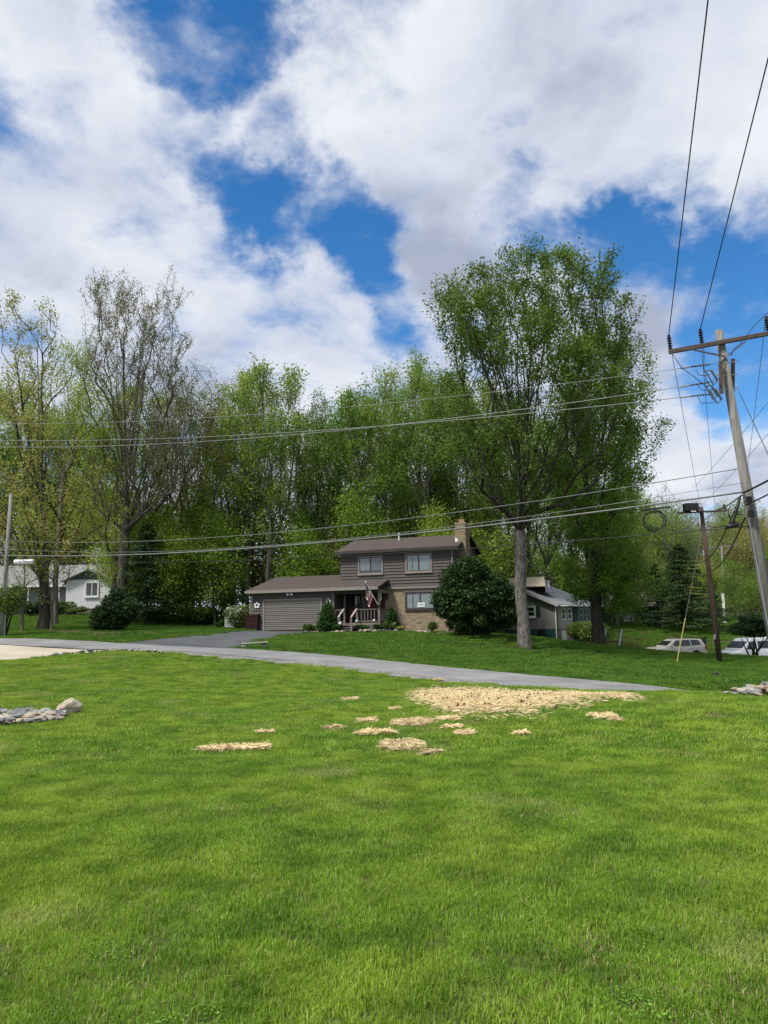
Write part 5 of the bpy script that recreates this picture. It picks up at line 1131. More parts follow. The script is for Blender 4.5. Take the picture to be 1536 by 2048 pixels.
# --- wood behind the houses: variants, then individuals
def variant(seed, Hh, crown0, rad, ntips, nleaf, leaf, lm, R0, bark, sig=.34, upw=1.0, minr=.009, maxcnt=2):
    g = np.random.default_rng(seed); k = crown0 * Hh
    pf = [(k, rad * .35), (k + (Hh - k) * .25, rad * .8), (k + (Hh - k) * .55, rad, g.normal(0, .4), g.normal(0, .4)), (k + (Hh - k) * .85, rad * .75, g.normal(0, .5), 0), (Hh, rad * .2, g.normal(0, .4), 0)]
    tr = [np.array([g.normal(0, .06) * i + 0, g.normal(0, .06) * i, Hh * .80 * t - .3]) for i, t in enumerate(np.linspace(0, 1, 9))]
    sk = grow(g, tr, envelope(g, ntips, pf, .4), R0, .013, first=.4 if Hh < 15 else .42, upw=upw, seg=1.2, wob=.05, arch=-.05, leaders=6, prof=pf)
    w = wood_mesh('trunk', sk, bark, 1.25, minr=minr); c, v = leaf_centres(g, sk, nleaf, sig, maxcnt); return w, leaf_mesh('crown', g, c, lm, leaf, v), Hh
VAR = [variant(200, 24, .36, 3.6, 300, 13000, .18, lf_spring, .19, m_barkt), variant(201, 25, .30, 3.2, 290, 11500, .18, lf_maple, .17, m_barkd), variant(202, 23, .40, 3.9, 310, 13500, .18, lf_spring, .21, m_barkt),
       variant(203, 24, .30, 3.4, 280, 8500, .16, lf_olive, .16, m_barkt), variant(204, 22, .28, 3.0, 280, 11000, .18, lf_under, .15, m_barkd), variant(205, 24, .40, 3.8, 360, 4500, .12, lf_bud, .18, m_barkt),
       variant(206, 23, .34, 4.0, 320, 14000, .18, lf_maple2, .23, m_barkd)]
UND = [variant(220, 9, .12, 2.6, 130, 7500, .17, lf_under, .09, m_barkt, .5, .4), variant(221, 8, .10, 2.4, 130, 7000, .16, lf_spring, .08, m_barkt, .45, .35), variant(222, 10, .15, 2.8, 130, 5500, .16, lf_olive, .09, m_barkt, .5, .4)]
def plant(vs, k, px, d, topy, label, group, name='woodland_tree', wide=1.0, loc=None, hh=None):
    w, c, Hh = vs[k]; b = PG(px, d) if loc is None else loc; h = hh or max(3, P(px, topy, d).z - b.z); s = h / Hh
    o = thing(name, label, 'tree', b, random.uniform(0, 6.28), group); sw = s * wide * random.uniform(.9, 1.1) if loc is None else s * wide
    for nm, me in (('trunk', w), ('crown', c)): q = link(nm, me, o, scale=(sw, sw, s)); q['kind'] = 'stuff' if nm == 'crown' else 'part'; 
    for q in o.children:
        if q.name.startswith('trunk'): del q['kind']
    return o
GW = 'trees of the wood behind the brown house'
named = [(466, 68, 770, 5, 'slim straight grey trunk at the left edge of the open gap in the wood', 1), (492, 64, 735, 0, 'straight grey woodland tree left of the thick one above the garage', 1), (507, 69, 760, 3, 'slender woodland tree close behind the straight grey one above the garage', 1),
         (538, 62, 728, 2, 'thick dark trunk rising directly above the garage roof', 1.05), (635, 66, 775, 1, 'thin dark woodland trunk above the ridge of the garage roof', .9), (738, 62, 745, 6, 'sturdy dark forked tree behind the left end of the upper roof', 1.05),
         (870, 63, 712, 0, 'forked woodland tree left of the chimney', 1.0), (905, 66, 735, 1, 'dark woodland tree directly behind the chimney', 1.0)]
for (px, d, ty, k, lb, wd) in named: plant(VAR, k, px, d, ty, lb, GW, wide=wd)
LBW = 'one of the many slender trees in the wood behind the brown house'
rr_ = random.Random(4)
for (px, d, ty, k) in [(-60, 88, 730, 0), (10, 89, 760, 2), (60, 87, 790, 6), (120, 90, 820, 0), (170, 88, 800, 1), (270, 72, 770, 2), (345, 70, 790, 3), (385, 72, 735, 5), (425, 70, 800, 3), (445, 76, 765, 1), (570, 74, 765, 3), (600, 80, 815, 0), (622, 72, 830, 5), (660, 76, 815, 5), (694, 70, 770, 4), (716, 80, 775, 0),
                      (765, 74, 770, 2), (800, 72, 745, 5), (828, 68, 715, 2), (850, 80, 760, 3), (940, 70, 740, 6), (975, 74, 760, 2), (1010, 78, 780, 1), (1060, 80, 800, 0), (1105, 84, 830, 2), (1150, 86, 850, 1), (1190, 84, 860, 6), (1235, 88, 880, 2), (1270, 95, 940, 0)]:
    plant(VAR, k, px, d, ty, LBW, GW)
LBB = 'one of the thin background trees deep in the wood'
for q in range(15):
    px = -120 + q * 92 + rr_.uniform(-25, 25); d = rr_.uniform(82, 104); plant(VAR, rr_.choice((0, 1, 3, 4, 5, 5)), px, d, rr_.uniform(850, 960), LBB, 'background trees deep in the wood', wide=.85)
LBU = 'one of the low bright leafed young trees under the wood'
for q in range(31):
    px = 250 + q * 26 + rr_.uniform(-10, 10); d = rr_.uniform(64, 80)
    if 540 < px < 600 and q % 2: continue
    plant(UND, rr_.choice((0, 1, 1, 2)), px, d, rr_.choice((rr_.uniform(1040, 1130), rr_.uniform(960, 1040))), LBU, 'young trees under the wood', name='understory_tree', wide=1.0)
for q in range(9):
    px = -70 + q * 40 + rr_.uniform(-12, 12); plant(UND, rr_.choice((0, 2, 0)), px, rr_.uniform(86, 94), rr_.uniform(960, 1060), LBU, 'young trees under the wood', name='understory_tree')
for q in range(11):
    px = 1000 + q * 27 + rr_.uniform(-10, 10); plant(UND, rr_.choice((0, 1, 2)), px, rr_.uniform(88, 98), rr_.uniform(1020, 1110), LBU, 'young trees under the wood', name='understory_tree')
for q in range(17):
    px = 300 + q * 42 + rr_.uniform(-12, 12)
    if 455 < px < 575 or 715 < px < 760: continue
    plant(UND, rr_.choice((0, 1, 0, 1, 2)), px, rr_.uniform(59.5, 63), rr_.uniform(985, 1110), LBU, 'young trees under the wood', name='understory_tree', wide=.9)
# hillside wood at right
LBH = 'one of the trees on the wooded hillside at the right'
for q in range(136):
    px = 1215 + rr_.uniform(0, 470); d = rr_.uniform(112, 190) if q < 96 else rr_.uniform(98, 122); b = PG(px, d); top = 1010 + (1500 - px) * -.02 + rr_.uniform(-8, 55)
    h = min(19, max(9, P(px, top, d).z - b.z)) if q < 96 else rr_.uniform(6, 9); plant(UND if q % 3 or q >= 96 else VAR, rr_.choice((2, 2, 2, 0, 1)) if q % 3 or q >= 96 else rr_.choice((0, 3, 5)), px, d, 0, LBH, 'trees on the wooded hillside', wide=.8 if q % 3 else 1.1, loc=b, hh=h)
plant(VAR, 5, 1352, 100, 972, 'pale grey bare budding tree standing above the hillside wood', 'tall trees in front of the hillside', wide=.95)

# --- evergreens and shrubs
def conifer(name, label, px, d, topy, rad, lm, seed, clear=.1, dens=1.0, group=None, hh=None):
    g = np.random.default_rng(seed); b = PG(px, d); Hh = hh or P(px, topy, d).z - b.z; o = thing(name, label, 'tree', b, group=group)
    t = MB().tube([(0, 0, -.2), (.03, 0, Hh * .5), (0, .02, Hh * .98)], [Hh * .022, Hh * .013, .015], 8).build('trunk', m_barkd, o, smooth=True)
    C = []; Dr = []; nb = int(Hh * 15 * dens); br_ = MB()
    for q in range(nb):
        z = Hh * (clear + (1 - clear) * (q + g.random()) / nb); L_ = rad * (1 - (z / Hh - clear) / (1 - clear)) ** .68 * g.uniform(.55, 1.12) + .12; a = g.uniform(0, 6.283); n = int(22 + 46 * L_ * dens)
        tt = g.random(n) ** .7; sag = -.18 * L_ * tt + .10 * L_ * tt ** 2; w = .10 + .16 * L_ * tt * (1.1 - tt)
        lat = g.normal(0, 1, n) * w * 1.5; C.append(np.c_[np.cos(a) * tt * L_ - np.sin(a) * lat, np.sin(a) * tt * L_ + np.cos(a) * lat, z + sag + g.normal(0, .06, n)]); Dr.append(np.c_[np.full(n, np.cos(a)), np.full(n, np.sin(a)), np.full(n, -.15)])
        if L_ > .5: br_.tube([(0, 0, z), (math.cos(a) * L_ * .5, math.sin(a) * L_ * .5, z - .07 * L_), (math.cos(a) * L_ * .95, math.sin(a) * L_ * .95, z - .09 * L_)], [.03, .02, .008], 3, cap=False)
    br_.build('branches', m_barkd, o, kind='stuff'); C = np.concatenate(C); Dr = np.concatenate(Dr)
    link('crown', leaf_mesh('crown', g, C, lm, .22, g.random(len(C)), .5, .38, .25, Dr), o, kind='stuff'); return o
conifer('spruce_tree', 'dark broad spruce standing behind the parked cars', 1368, 84, 1088, 5.0, lf_ever, 301, .08, 1.15)
conifer('spruce_tree', 'narrow dark spruce on the left flank of the broad one', 1318, 90, 1128, 3.0, lf_ever, 302, .05, .8)
conifer('spruce_tree', 'small dark spruce on the right flank of the broad one', 1432, 88, 1185, 2.6, lf_ever, 303, .05, .8)
conifer('hemlock_tree', 'dark hemlock between the white house and the garage', 291, 59, 1045, 2.9, lf_ever, 304, .06, 1.0)
conifer('hemlock_tree', 'low dark hemlock behind the driveway left of the garage', 372, 64, 1120, 2.4, lf_thuja, 305, .05, .8)
def bush(name, label, px, d, lobes, n, leaf, lm, seed, stems=5, group=None, cat='shrub', shell=.75, second=None, upb=.6, dropdir=False):
    """lobes: (x, y, z, rx, ry, rz) in metres from the base"""
    g = np.random.default_rng(seed); b = PG(px, d); o = thing(name, label, cat, b, group=group); lo = np.array(lobes); vol = lo[:, 3] * lo[:, 4] * lo[:, 5]; 
    def pts(n):
        k = g.choice(len(lo), n, p=vol / vol.sum()); u = g.normal(size=(n, 3)); u /= np.linalg.norm(u, axis=1)[:, None]; r = np.where(g.random(n) < shell, g.uniform(.80, 1.05, n), g.random(n) ** .4)
        r *= 1 + .17 * np.sin(u[:, 0] * 9 + k) * np.sin(u[:, 2] * 11 + u[:, 1] * 7) + np.abs(g.normal(0, .07, n)); c = lo[k, :3] + u * r[:, None] * lo[k, 3:]; return c, u
    c, u = pts(n); w = c[:, 2] > .04; c, u = c[w], u[w]; cl = np.sin(c[:, 0] * 4.1) * np.sin(c[:, 1] * 4.7 + 1) * np.sin(c[:, 2] * 6.3); v = .45 + .22 * cl + g.normal(0, .18, len(c))
    link('foliage', leaf_mesh('foliage', g, c, lm, leaf, v, upb, .55, .2, u + np.array([0, 0, -.5]) if dropdir else None), o, kind='stuff')
    if second:
        c, u = pts(second[0]); w = (c[:, 2] > .3 * lo[:, 2].max()) & (u[:, 2] > -.2); link('blossom', leaf_mesh('blossom', g, c[w] + u[w] * .05, second[1], second[2], g.random(w.sum()), .6, .9), o, kind='stuff')
    for q in range(stems):
        k = q % len(lo); e_ = lo[k, :3] + g.normal(0, .25, 3) * lo[k, 3:]; s0 = np.array([g.normal(0, .06) * stems ** .5, g.normal(0, .06) * stems ** .5, -.1])
        MB().tube([s0, s0 * .4 + e_ * .6 + np.array([0, 0, -.1 * e_[2]]), e_], [.05 + .012 * e_[2], .035, .012], 6).build('stem', m_barkd, o, smooth=True)
    return o
def lobes_rand(seed, W_, Hh, n, base=.35):
    g = np.random.default_rng(seed); return [(g.uniform(-1, 1) * W_ * .5, g.uniform(-1, 1) * W_ * .4, Hh * g.uniform(base, .68), W_ * g.uniform(.28, .45), W_ * g.uniform(.28, .42), Hh * g.uniform(.2, .34)) for _ in range(n)]
# the great dark yew-like bush at the corner of the brown house
DB = 47.0; bb = PG(950, DB)
def lp(px, py, rx, ry, dy=0): p = P(px, py, DB + dy) - bb; return (p.x, dy, p.z, rx, max(1.0, rx * .9), ry)
bush('yew_bush', 'huge dark evergreen bush at the right corner of the brown house', 950, DB,
     [lp(925, 1165, 1.25, 1.15), lp(938, 1140, .85, .75), lp(900, 1200, 1.05, .85), lp(945, 1200, 1.7, 1.1), lp(975, 1185, 1.3, 1.15, .4), lp(1000, 1205, 1.05, .85, .5), lp(1015, 1195, .7, .75, 1.2), lp(915, 1225, 1.2, .45), lp(985, 1228, 1.3, .5), lp(888, 1215, .55, .4), lp(960, 1150, .6, .7, .8), lp(925, 1248, .9, .5), lp(965, 1250, 1.0, .5, .3), lp(1005, 1240, .9, .5, .6)] + [lp(950 + q_[0] * 75, 1195 + q_[1] * 55, .38, .34, q_[2] * .8 - .3) for q_ in np.random.default_rng(9).uniform(-1, 1, (26, 3)) if abs(q_[0]) + abs(q_[1]) < 1.45 and not (q_[1] < -.2 and abs(q_[0] + .25) > .45)],
     66000, .17, lf_ever, 310, 6, dropdir=True, upb=.9)
bush('conical_arborvitae', 'bright green conical arborvitae between the garage door and the steps', 655, 50.0, [(.0, 0, .42, .62, .6, .5), (.02, 0, .95, .52, .5, .5), (0, 0, 1.4, .36, .36, .45), (0, 0, 1.78, .16, .16, .34), (.1, 0, .3, .75, .6, .32)], 9000, .12, lf_thuja, 311, 1, upb=.9)
bush('conical_arborvitae', 'small dark conical arborvitae against the brick wall by the porch', 784.5, 48.9, [(0, 0, .35, .40, .4, .42), (0, 0, .80, .30, .3, .42), (0, 0, 1.2, .15, .15, .34)], 5000, .11, lf_thuja, 312, 1, upb=.9)
bush('flowering_shrub', 'white blossoming shrub at the left corner of the garage', 481, 54.6, [(-.35, 0, 1.1, .75, .6, .5), (.45, 0, 1.2, .6, .6, .45), (0, .2, .6, .9, .6, .5)], 3500, .13, lf_shrub, 313, 5, second=(600, lf_white, .11))
for (px, d, w_, h_, lm_, lb, sd_) in [(608, 50.6, .35, .55, lf_shrub, 'small green perennial clump at the end of the driveway', 1), (622, 50.4, .4, .6, lf_shrub, 'low leafy clump left of the striped bucket', 2), (672, 49.4, .5, .5, lf_thuja, 'low green clump right of the conical arborvitae', 3), (731, 48.6, .55, .42, lf_thuja, 'grassy green clump in front of the porch lattice', 4),
                               (757, 48.4, .4, .5, lf_ever, 'dark clump at the porch corner', 5), (779, 48.2, .45, .6, lf_shrub, 'strappy green plant left of the wooden stump', 6), (797, 48.0, .4, .35, lf_yellow, 'golden leaved clump right of the wooden stump', 7), (862, 47.8, .5, .75, lf_shrub, 'thin twiggy shrub at the left foot of the huge evergreen bush', 8), (443, 57, .6, .7, lf_thuja, 'low green shrub left of the pale storage box', 9)]:
    bush('garden_plant', lb, px, d, lobes_rand(320 + sd_, w_, h_, 4), 1200, .09, lm_, 330 + sd_, 2, group='plants in the beds of the brown house')
DBL = 50; bush('low_pine', 'low dark spreading pine near the road left of the driveway', 224, DBL, [(-.4, 0, .9, .9, .8, .75), (.5, 0, 1.1, 1.0, .8, .7), (.0, .2, 1.8, .7, .7, .5), (1.0, 0, 1.55, .9, .7, .35), (-.2, 0, .45, 1.1, .9, .45), (.2, .1, 2.4, .4, .4, .35)], 12000, .17, lf_ever, 350, 4, dropdir=True, upb=.7)
bush('foundation_shrub', 'dark upright shrub against the wall of the white house', 66, 71.5, lobes_rand(351, 1.6, 1.9, 5), 3500, .16, lf_ever, 351, 3, group='shrubs along the white house')
bush('foundation_shrub', 'round green shrub left of the twin window of the white house', 124, 71.5, lobes_rand(352, 1.8, 1.5, 5), 3500, .15, lf_shrub, 352, 3, group='shrubs along the white house')
bush('foundation_shrub', 'low round shrub under the twin window of the white house', 152, 71.8, lobes_rand(353, 1.3, .8, 4), 2200, .13, lf_shrub, 353, 2, group='shrubs along the white house')
bush('edge_shrub', 'green shrub at the left edge of the picture by the utility pole', 8, 45.5, [(p_[0], p_[1], p_[2] + 1.0, p_[3], p_[4], p_[5]) for p_ in lobes_rand(354, 1.6, 2.0, 6)], 5000, .13, lf_shrub, 354, 3)
bush('leafy_shrub', 'light green shrub right of the dark maple trunk by the grey house', 1208, 62, lobes_rand(355, 2.2, 2.2, 6), 5000, .17, lf_shrub, 355, 3)
bush('leafy_shrub', 'light green shrub left of the dark maple trunk by the sun room', 1166, 66.5, lobes_rand(356, 1.8, 2.3, 6), 4500, .17, lf_shrub, 356, 3)
bush('leafy_shrub', 'twiggy brown green hedge clump beside the garden swing', 1262, 60, lobes_rand(357, 2.2, 1.2, 6, .3), 1800, .12, lf_olive, 357, 6)
bush('umbrella_tree', 'small dark flat topped ornamental tree in front of the white van', 1505, 52, [(-.5, 0, 2.0, .9, .8, .35), (.5, 0, 2.15, 1.0, .8, .4), (0, 0, 2.6, .8, .8, .35), (1.1, 0, 1.9, .8, .8, .35), (-.9, 0, 1.75, .7, .7, .25), (.3, .2, 1.6, .9, .8, .25), (1.6, .2, 2.2, .6, .6, .4)], 11000, .14, lf_ever, 358, 7, cat='tree', upb=1.0)
for (px, d, sd_) in ((316, 60, 1), (345, 61, 2), (398, 61, 3), (420, 63, 4)):
    bush('brush_clump', 'one of the low leafy brush clumps along the wood edge left of the driveway', px, d, lobes_rand(360 + sd_, 1.8, 1.6, 5), 2600, .15, lf_shrub, 360 + sd_, 4, group='brush along the wood edge')
# fallen leaves, bare soil strip under the left trees
# ------------------------------------------------------------------ poles and lines
m_pole = mat('pole_wood_grey', (0.16, 0.152, 0.138), .9, .25, 3.5, .8, 16, col2=(0.315, 0.302, 0.278), stretch=(5, 5, .3), detail=9)
m_poled = mat('pole_wood_brown', (0.085, 0.052, 0.040), .9, .3, 2.5, .4, 16, col2=(0.13, 0.085, 0.066), stretch=(4, 4, .25))
m_arm = mat('crossarm_wood', (0.110, 0.080, 0.066), .9, .2, 4, .3, 20, stretch=(.3, 4, 4))
m_wire = mat('wire_alu', (0.25, 0.25, 0.25), .55, .1, 3, metal=.3)
m_cable = mat('cable_black', (0.022, 0.022, 0.023), .5, .15, 3)
m_cableg = mat('cable_grey', (0.17, 0.17, 0.168), .55, .12, 3)
m_porc = mat('insulator_dark', (0.030, 0.028, 0.032), .25, .1, 3)
m_porg = mat('insulator_grey', (0.11, 0.12, 0.12), .3, .1, 3)
m_galv = mat('galvanised', (0.36, 0.37, 0.38), .45, .1, 4, metal=.6)
def insulator(parent, base, up, n=5, r=.085, L_=.42, m=m_porc, name='insulator'):
    base = Vector(base); up = Vector(up).normalized(); b = MB(); pts = []; rs = []
    for q in range(n):
        t0 = L_ * (q + .2) / n; t1 = L_ * (q + .55) / n; t2 = L_ * (q + .95) / n
        pts += [base + up * t0, base + up * t1, base + up * t2]; rs += [r * .42, r, r * .42]
    b.tube(pts, rs, 10); return b.build(name, m, parent)
PD = 22.0
pt, pb_ = P(1437, 661, PD), P(1567, 1340, PD); pb_.z = gz(pb_.x, pb_.y) - .3; pr0 = Vector((pb_.x, pb_.y, gz(pb_.x, pb_.y)))
pole = thing('utility_pole', 'tall weathered grey utility pole leaning left at the right edge', 'utility pole', pr0)
loc_ = lambda p: Vector(p) - pr0
pz_at = lambda py: pb_.lerp(pt, (P(1480, py, PD).z - pb_.z) / (pt.z - pb_.z))
MB().tube([loc_(pb_), loc_(pb_.lerp(pt, .5)), loc_(pt)], [.178, .148, .112], 16).build('shaft', m_pole, pole, smooth=True)
ca, cb = P(1338, 704, PD - .15), P(1640, 648, PD - .15); arm = MB().bar(loc_(ca), loc_(cb), .10, .125).build('crossarm', m_arm, pole, bevel=.008)
jn = loc_(pz_at(716)) + Vector((0, -.15, 0))
MB().bar(loc_(P(1388, 700, PD - .22)), jn, .035, .035).build('brace', m_arm, pole); MB().bar(loc_(P(1491, 683, PD - .22)), jn + Vector((.02, 0, 0)), .035, .035).build('brace', m_arm, pole)
MB().lathe([(.035, -.03), (.035, .02)], tuple(loc_(pz_at(681)) + Vector((0, -.13, 0))), 8, 'y').build('bolt', m_galv, pole); MB().lathe([(.03, -.03), (.03, .02)], tuple(jn + Vector((0, -.02, 0))), 8, 'y').build('bolt', m_galv, pole)
INS = {}
for nm, px, py in (('a', 1341, 701), ('b', 1404, 689), ('c', 1536, 664)):
    p = P(px, py - 2, PD - .15); insulator(pole, loc_(p), (-.05, 0, 1), 5, .075, .36); MB().tube([loc_(p) + Vector((-.02, 0, .35)), loc_(p) + Vector((-.025, 0, .44))], .05, 8).build('wire_clamp', m_porc, pole); INS[nm] = p + Vector((-.025, 0, .42))
# two side crossarms set edge on, seen as uprights beside the shaft
for (x0, y0, x1, y1, dd_) in ((1441, 722, 1443, 788, -.2), (1466, 718, 1465, 785, .25)):
    MB().bar(loc_(P(x0, y0, PD + dd_)), loc_(P(x1, y1, PD + dd_)), .085, .1, up=(0, 1, 0)).build('side_arm', m_arm, pole)
for y in (728, 754, 782): a = P(1436, y, PD - .25); MB().tube([loc_(a), loc_(P(1478, y - 6, PD + .1))], .012, 6).build('through_bolt', m_galv, pole)
# fused cutouts: porcelain body with a fuse barrel
for (x, y) in ((1424, 752), (1424, 782), (1432, 790)):
    a, b = loc_(P(x - 2, y - 12, PD - .3)), loc_(P(x + 11, y + 9, PD - .3)); o = insulator(pole, a, b - a, 6, .05, (b - a).length, m_porg, 'fuse_cutout')
    d = (b - a); off_ = Vector((-.16, 0, -.03)); MB().tube([a, a + off_], .018, 6).tube([a + off_, b + off_ * .8 + Vector((0, 0, -.1))], .020, 6).tube([b + off_ * .8 + Vector((0, 0, -.1)), b], .018, 6).build('fuse_barrel', m_porg, o); MB().bar(a.lerp(b, .5), a.lerp(b, .5) + Vector((.14, .05, .02)), .02).build('bracket', m_galv, o)
# strain insulators at the start of the three lines going left
def wire(name, label, pts, r, m, group=None, n=44, cat='wire', sag_mid=None):
    """hanging wire through world points: first, middle, last -> parabola between"""
    a, c = Vector(pts[0]), Vector(pts[-1]); L_ = MB(); path = []
    if len(pts) == 3:
        mid = Vector(pts[1]); t = ((mid - a).to_2d().dot((c - a).to_2d())) / max((c - a).to_2d().length_squared, 1e-6); sg = (a.lerp(c, t).z - mid.z) / max(t * (1 - t), .05)
    else: sg = sag_mid or 0
    for q in range(n + 1): t = q / n; p = a.lerp(c, t); p.z -= sg * t * (1 - t); path.append(p)
    rt = path[0].copy(); o = link(name, MB().tube([p - rt for p in path], r, 6).mesh(name, m, True), loc=rt, label=label, cat=cat, group=group); return path
def plan_mid(px, py, A, B):
    """point in column px, row py lying on the vertical plane through A and B"""
    r = ray(px, py); n = Vector((-(B.y - A.y), B.x - A.x, 0)); c = Vector((0, 0, CAMZ)); t = (A - c).dot(n) / r.dot(n); return c + r * t
GP = 'power lines crossing in front of the wood'
for (sx, sy, mx_, my_, ex, ey, lb) in ((1430, 727, 840, 800, -80, 846, 'thin power line highest across the wood, from the leaning pole to the left edge'), (1428, 763, 840, 844, -80, 892, 'brighter power line second from the top across the wood'), (1430, 787, 840, 846, -80, 879, 'thin power line third from the top, crossing the brighter one')):
    A, B = P(sx, sy, PD - .2), P(ex, ey, 36.5); pth = wire('power_line', lb, [A, plan_mid(mx_, my_, A, B), B], .011 if 'brighter' in lb else .008, m_wire, GP)
    d = (pth[1] - A).normalized(); insulator(pole, loc_(A + d * .12), d, 7, .04, .55, m_porg, 'strain_insulator'); MB().tube([loc_(A + d * .7), loc_(A + d * .95)], .03, 6).build('wire_grip', m_galv, pole)
# left pole
LP = PG(4, 45.0); lt = P(22, 988, 45.0); lpole = thing('utility_pole', 'pale grey utility pole at the left edge by the road', 'utility pole', LP)
MB().tube([(0, 0, -.3), tuple((lt - LP) * .5), tuple(lt - LP)], [.15, .125, .10], 14).build('shaft', m_pole, lpole, smooth=True)
MB().tube([(.17, -.05, 0), tuple((lt - LP) * .45 + Vector((.15, -.05, 0)))], .03, 6).build('conduit', m_galv, lpole)
MB().lathe([(.13, -.05), (.13, .05)], tuple((lt - LP) * .62), 12).build('band', m_galv, lpole)
def on_lp(py, dx=0): t = (P(15, py, 45).z - LP.z) / (lt.z - LP.z); return LP.lerp(lt, t) + Vector((dx, -.12, 0))
GC = 'communication cables below the power lines'
def span(start, sd, mids, endy, r, m, lb, group=GC):
    A = P(*start, sd); B = on_lp(endy); pth = wire('cable', lb, [A, plan_mid(*mids, A, B), B], r, m, group, cat='cable')
    C = P(-260, endy + 14, 62); wire('cable', lb.split(' passing')[0].split(' just')[0] + ', piece beyond left pole', [B, C], r, m, group, 10, 'cable', .3)
span((1473, 938), PD - .1, (740, 1046), 1082, .013, m_cableg, 'grey cable sagging just above the roof ridge of the brown house')
span((1487, 984), PD - .1, (740, 1076), 1111, .027, m_cableg, 'thickest sagging cable bundle passing in front of the brown house roof')
span((1502, 1052), PD - .1, (760, 1108), 1121, .014, m_cable, 'lowest black cable passing under the eaves of the upper storey')
span((1484, 966), PD - .05, (840, 1061), 1098, .008, m_wire, 'faint thin wire just above the thickest cable bundle')
# splice case on the cable at left
p = P(48, 1124, 44.2); sc_ = thing('splice_case', 'silver cylindrical splice case hung from the cable at the left', 'splice case', p)
MB().lathe([(.05, -.58), (.14, -.54), (.15, -.5), (.15, .5), (.14, .54), (.05, .58)], n=14, axis='x').build('case', mat('case_alu', (.62, .63, .65), .4, .06, 4), sc_, smooth=True)
for s_ in (-.35, .35): MB().tube([(s_, 0, .1), (s_, 0, .36)], .02, 6).build('hanger', m_galv, sc_)
# lines overhead toward the camera and away to the far poles
GO = 'overhead conductors along the pole row'
FP1 = PG(1452, 112); FP2 = PG(1482, 150)
def far_pole(base, top, arm_px, d, label, r=.14, arms=1):
    o = thing('utility_pole', label, 'utility pole', base); t = top - base; MB().tube([(0, 0, -.3), tuple(t * .5), tuple(t)], [r, r * .9, r * .75], 12).build('shaft', m_pole, o, smooth=True)
    a, b = P(*arm_px[0], d) - base, P(*arm_px[1], d) - base; MB().bar(a, b, .12, .14).build('crossarm', m_pole, o)
    for q in (.03, .36, .97): insulator(o, a.lerp(b, q) + Vector((0, 0, .07)), (0, 0, 1), 2, .10, .35, m_porg)
    MB().bar(t * .86, a.lerp(b, .2), .05).build('brace', m_galv, o); MB().bar(t * .86, a.lerp(b, .8), .05).build('brace', m_galv, o)
    return o, a + base, b + base
f1, a1, b1_ = far_pole(FP1, P(1443, 1092, 112), ((1415, 1096), (1475, 1090)), 112, 'grey utility pole with crossarm rising above the spruce in the distance')
f2, a2, b2_ = far_pole(FP2, P(1471, 1137, 150), ((1455, 1141), (1487, 1140)), 150, 'farthest small utility pole with a transformer right of the spruce')
tz = P(1472, 1165, 149.7) - FP2; MB().lathe([(.18, -.5), (.30, -.45), (.30, .45), (.2, .5)], tuple(tz + Vector((-.3, -.2, 0))), 12).build('transformer', mat('can_grey', (.42, .45, .46), .5, .08, 3), f2)
for nm, end, k, lb in (('a', P(1416, 0, 10.9), .03, 'left'), ('b', P(1536, 118, 12.2), .36, 'middle')):
    e_ = INS[nm] + (end - INS[nm]) * 3.0; e_.z = INS[nm].z + .2; end_dir = end - INS[nm]
    p_far = INS[nm] + end_dir * 3.2; wire('overhead_wire', 'overhead wire rising out of the top of the picture from the %s insulator' % ('leftmost' if nm == 'a' else 'second'), [INS[nm], end, p_far], .013, m_cable, GO, 60)
    tgt = a1.lerp(b1_, k) + Vector((0, 0, .45)); wire('overhead_wire', 'wire dropping from the %s insulator to the far crossarm pole' % ('leftmost' if nm == 'a' else 'second'), [INS[nm], tgt], .011, m_wire, GO, 50, 'wire', 1.6 if nm == 'a' else 1.5)
    wire('overhead_wire', 'short wire between the two far poles, %s one' % ('left' if nm == 'a' else 'right'), [tgt, a2.lerp(b2_, k) + Vector((0, 0, .45))], .012, m_wire, GO, 20, 'wire', .7)
tgt = b1_ + Vector((0, 0, .45)); wire('overhead_wire', 'wire at the right edge running to the far crossarm pole', [INS['c'], tgt], .011, m_wire, GO, 50, 'wire', 1.6)
e_ = INS['c']; wire('overhead_wire', 'rightmost overhead wire leaving the picture toward the viewer', [e_, e_ + Vector((1.2, -32, .6))], .013, m_cable, GO, 30, 'wire', 1.0)
# zigzag armour rods and jumpers on the pole
def jumper(pts, r=.010, m=m_cable, nm='jumper_wire'): MB().tube([loc_(P(*q)) for q in pts], r, 6).build(nm, m, pole, smooth=True)
jumper([(1344, 706, 21.8), (1354, 722, 21.8), (1364, 736, 21.8), (1376, 745, 21.8), (1390, 755, 21.8), (1403, 766, 21.8), (1416, 774, 21.8)])
jumper([(1407, 690, 21.8), (1408, 712, 21.8), (1408, 735, 21.8), (1412, 760, 21.8), (1420, 770, 21.8)]); jumper([(1536, 625, 21.6), (1518, 642, 21.6), (1505, 655, 21.7), (1496, 668, 21.7), (1480, 688, 21.8), (1468, 697, 21.9), (1462, 712, 22)])
jumper([(1391, 740, 21.8), (1398, 750, 21.8), (1412, 752, 21.8), (1420, 748, 21.8)]); jumper([(1393, 768, 21.8), (1404, 780, 21.8), (1414, 782, 21.8)]); jumper([(1395, 793, 21.8), (1402, 806, 21.8), (1420, 806, 21.8), (1430, 803, 21.8)])
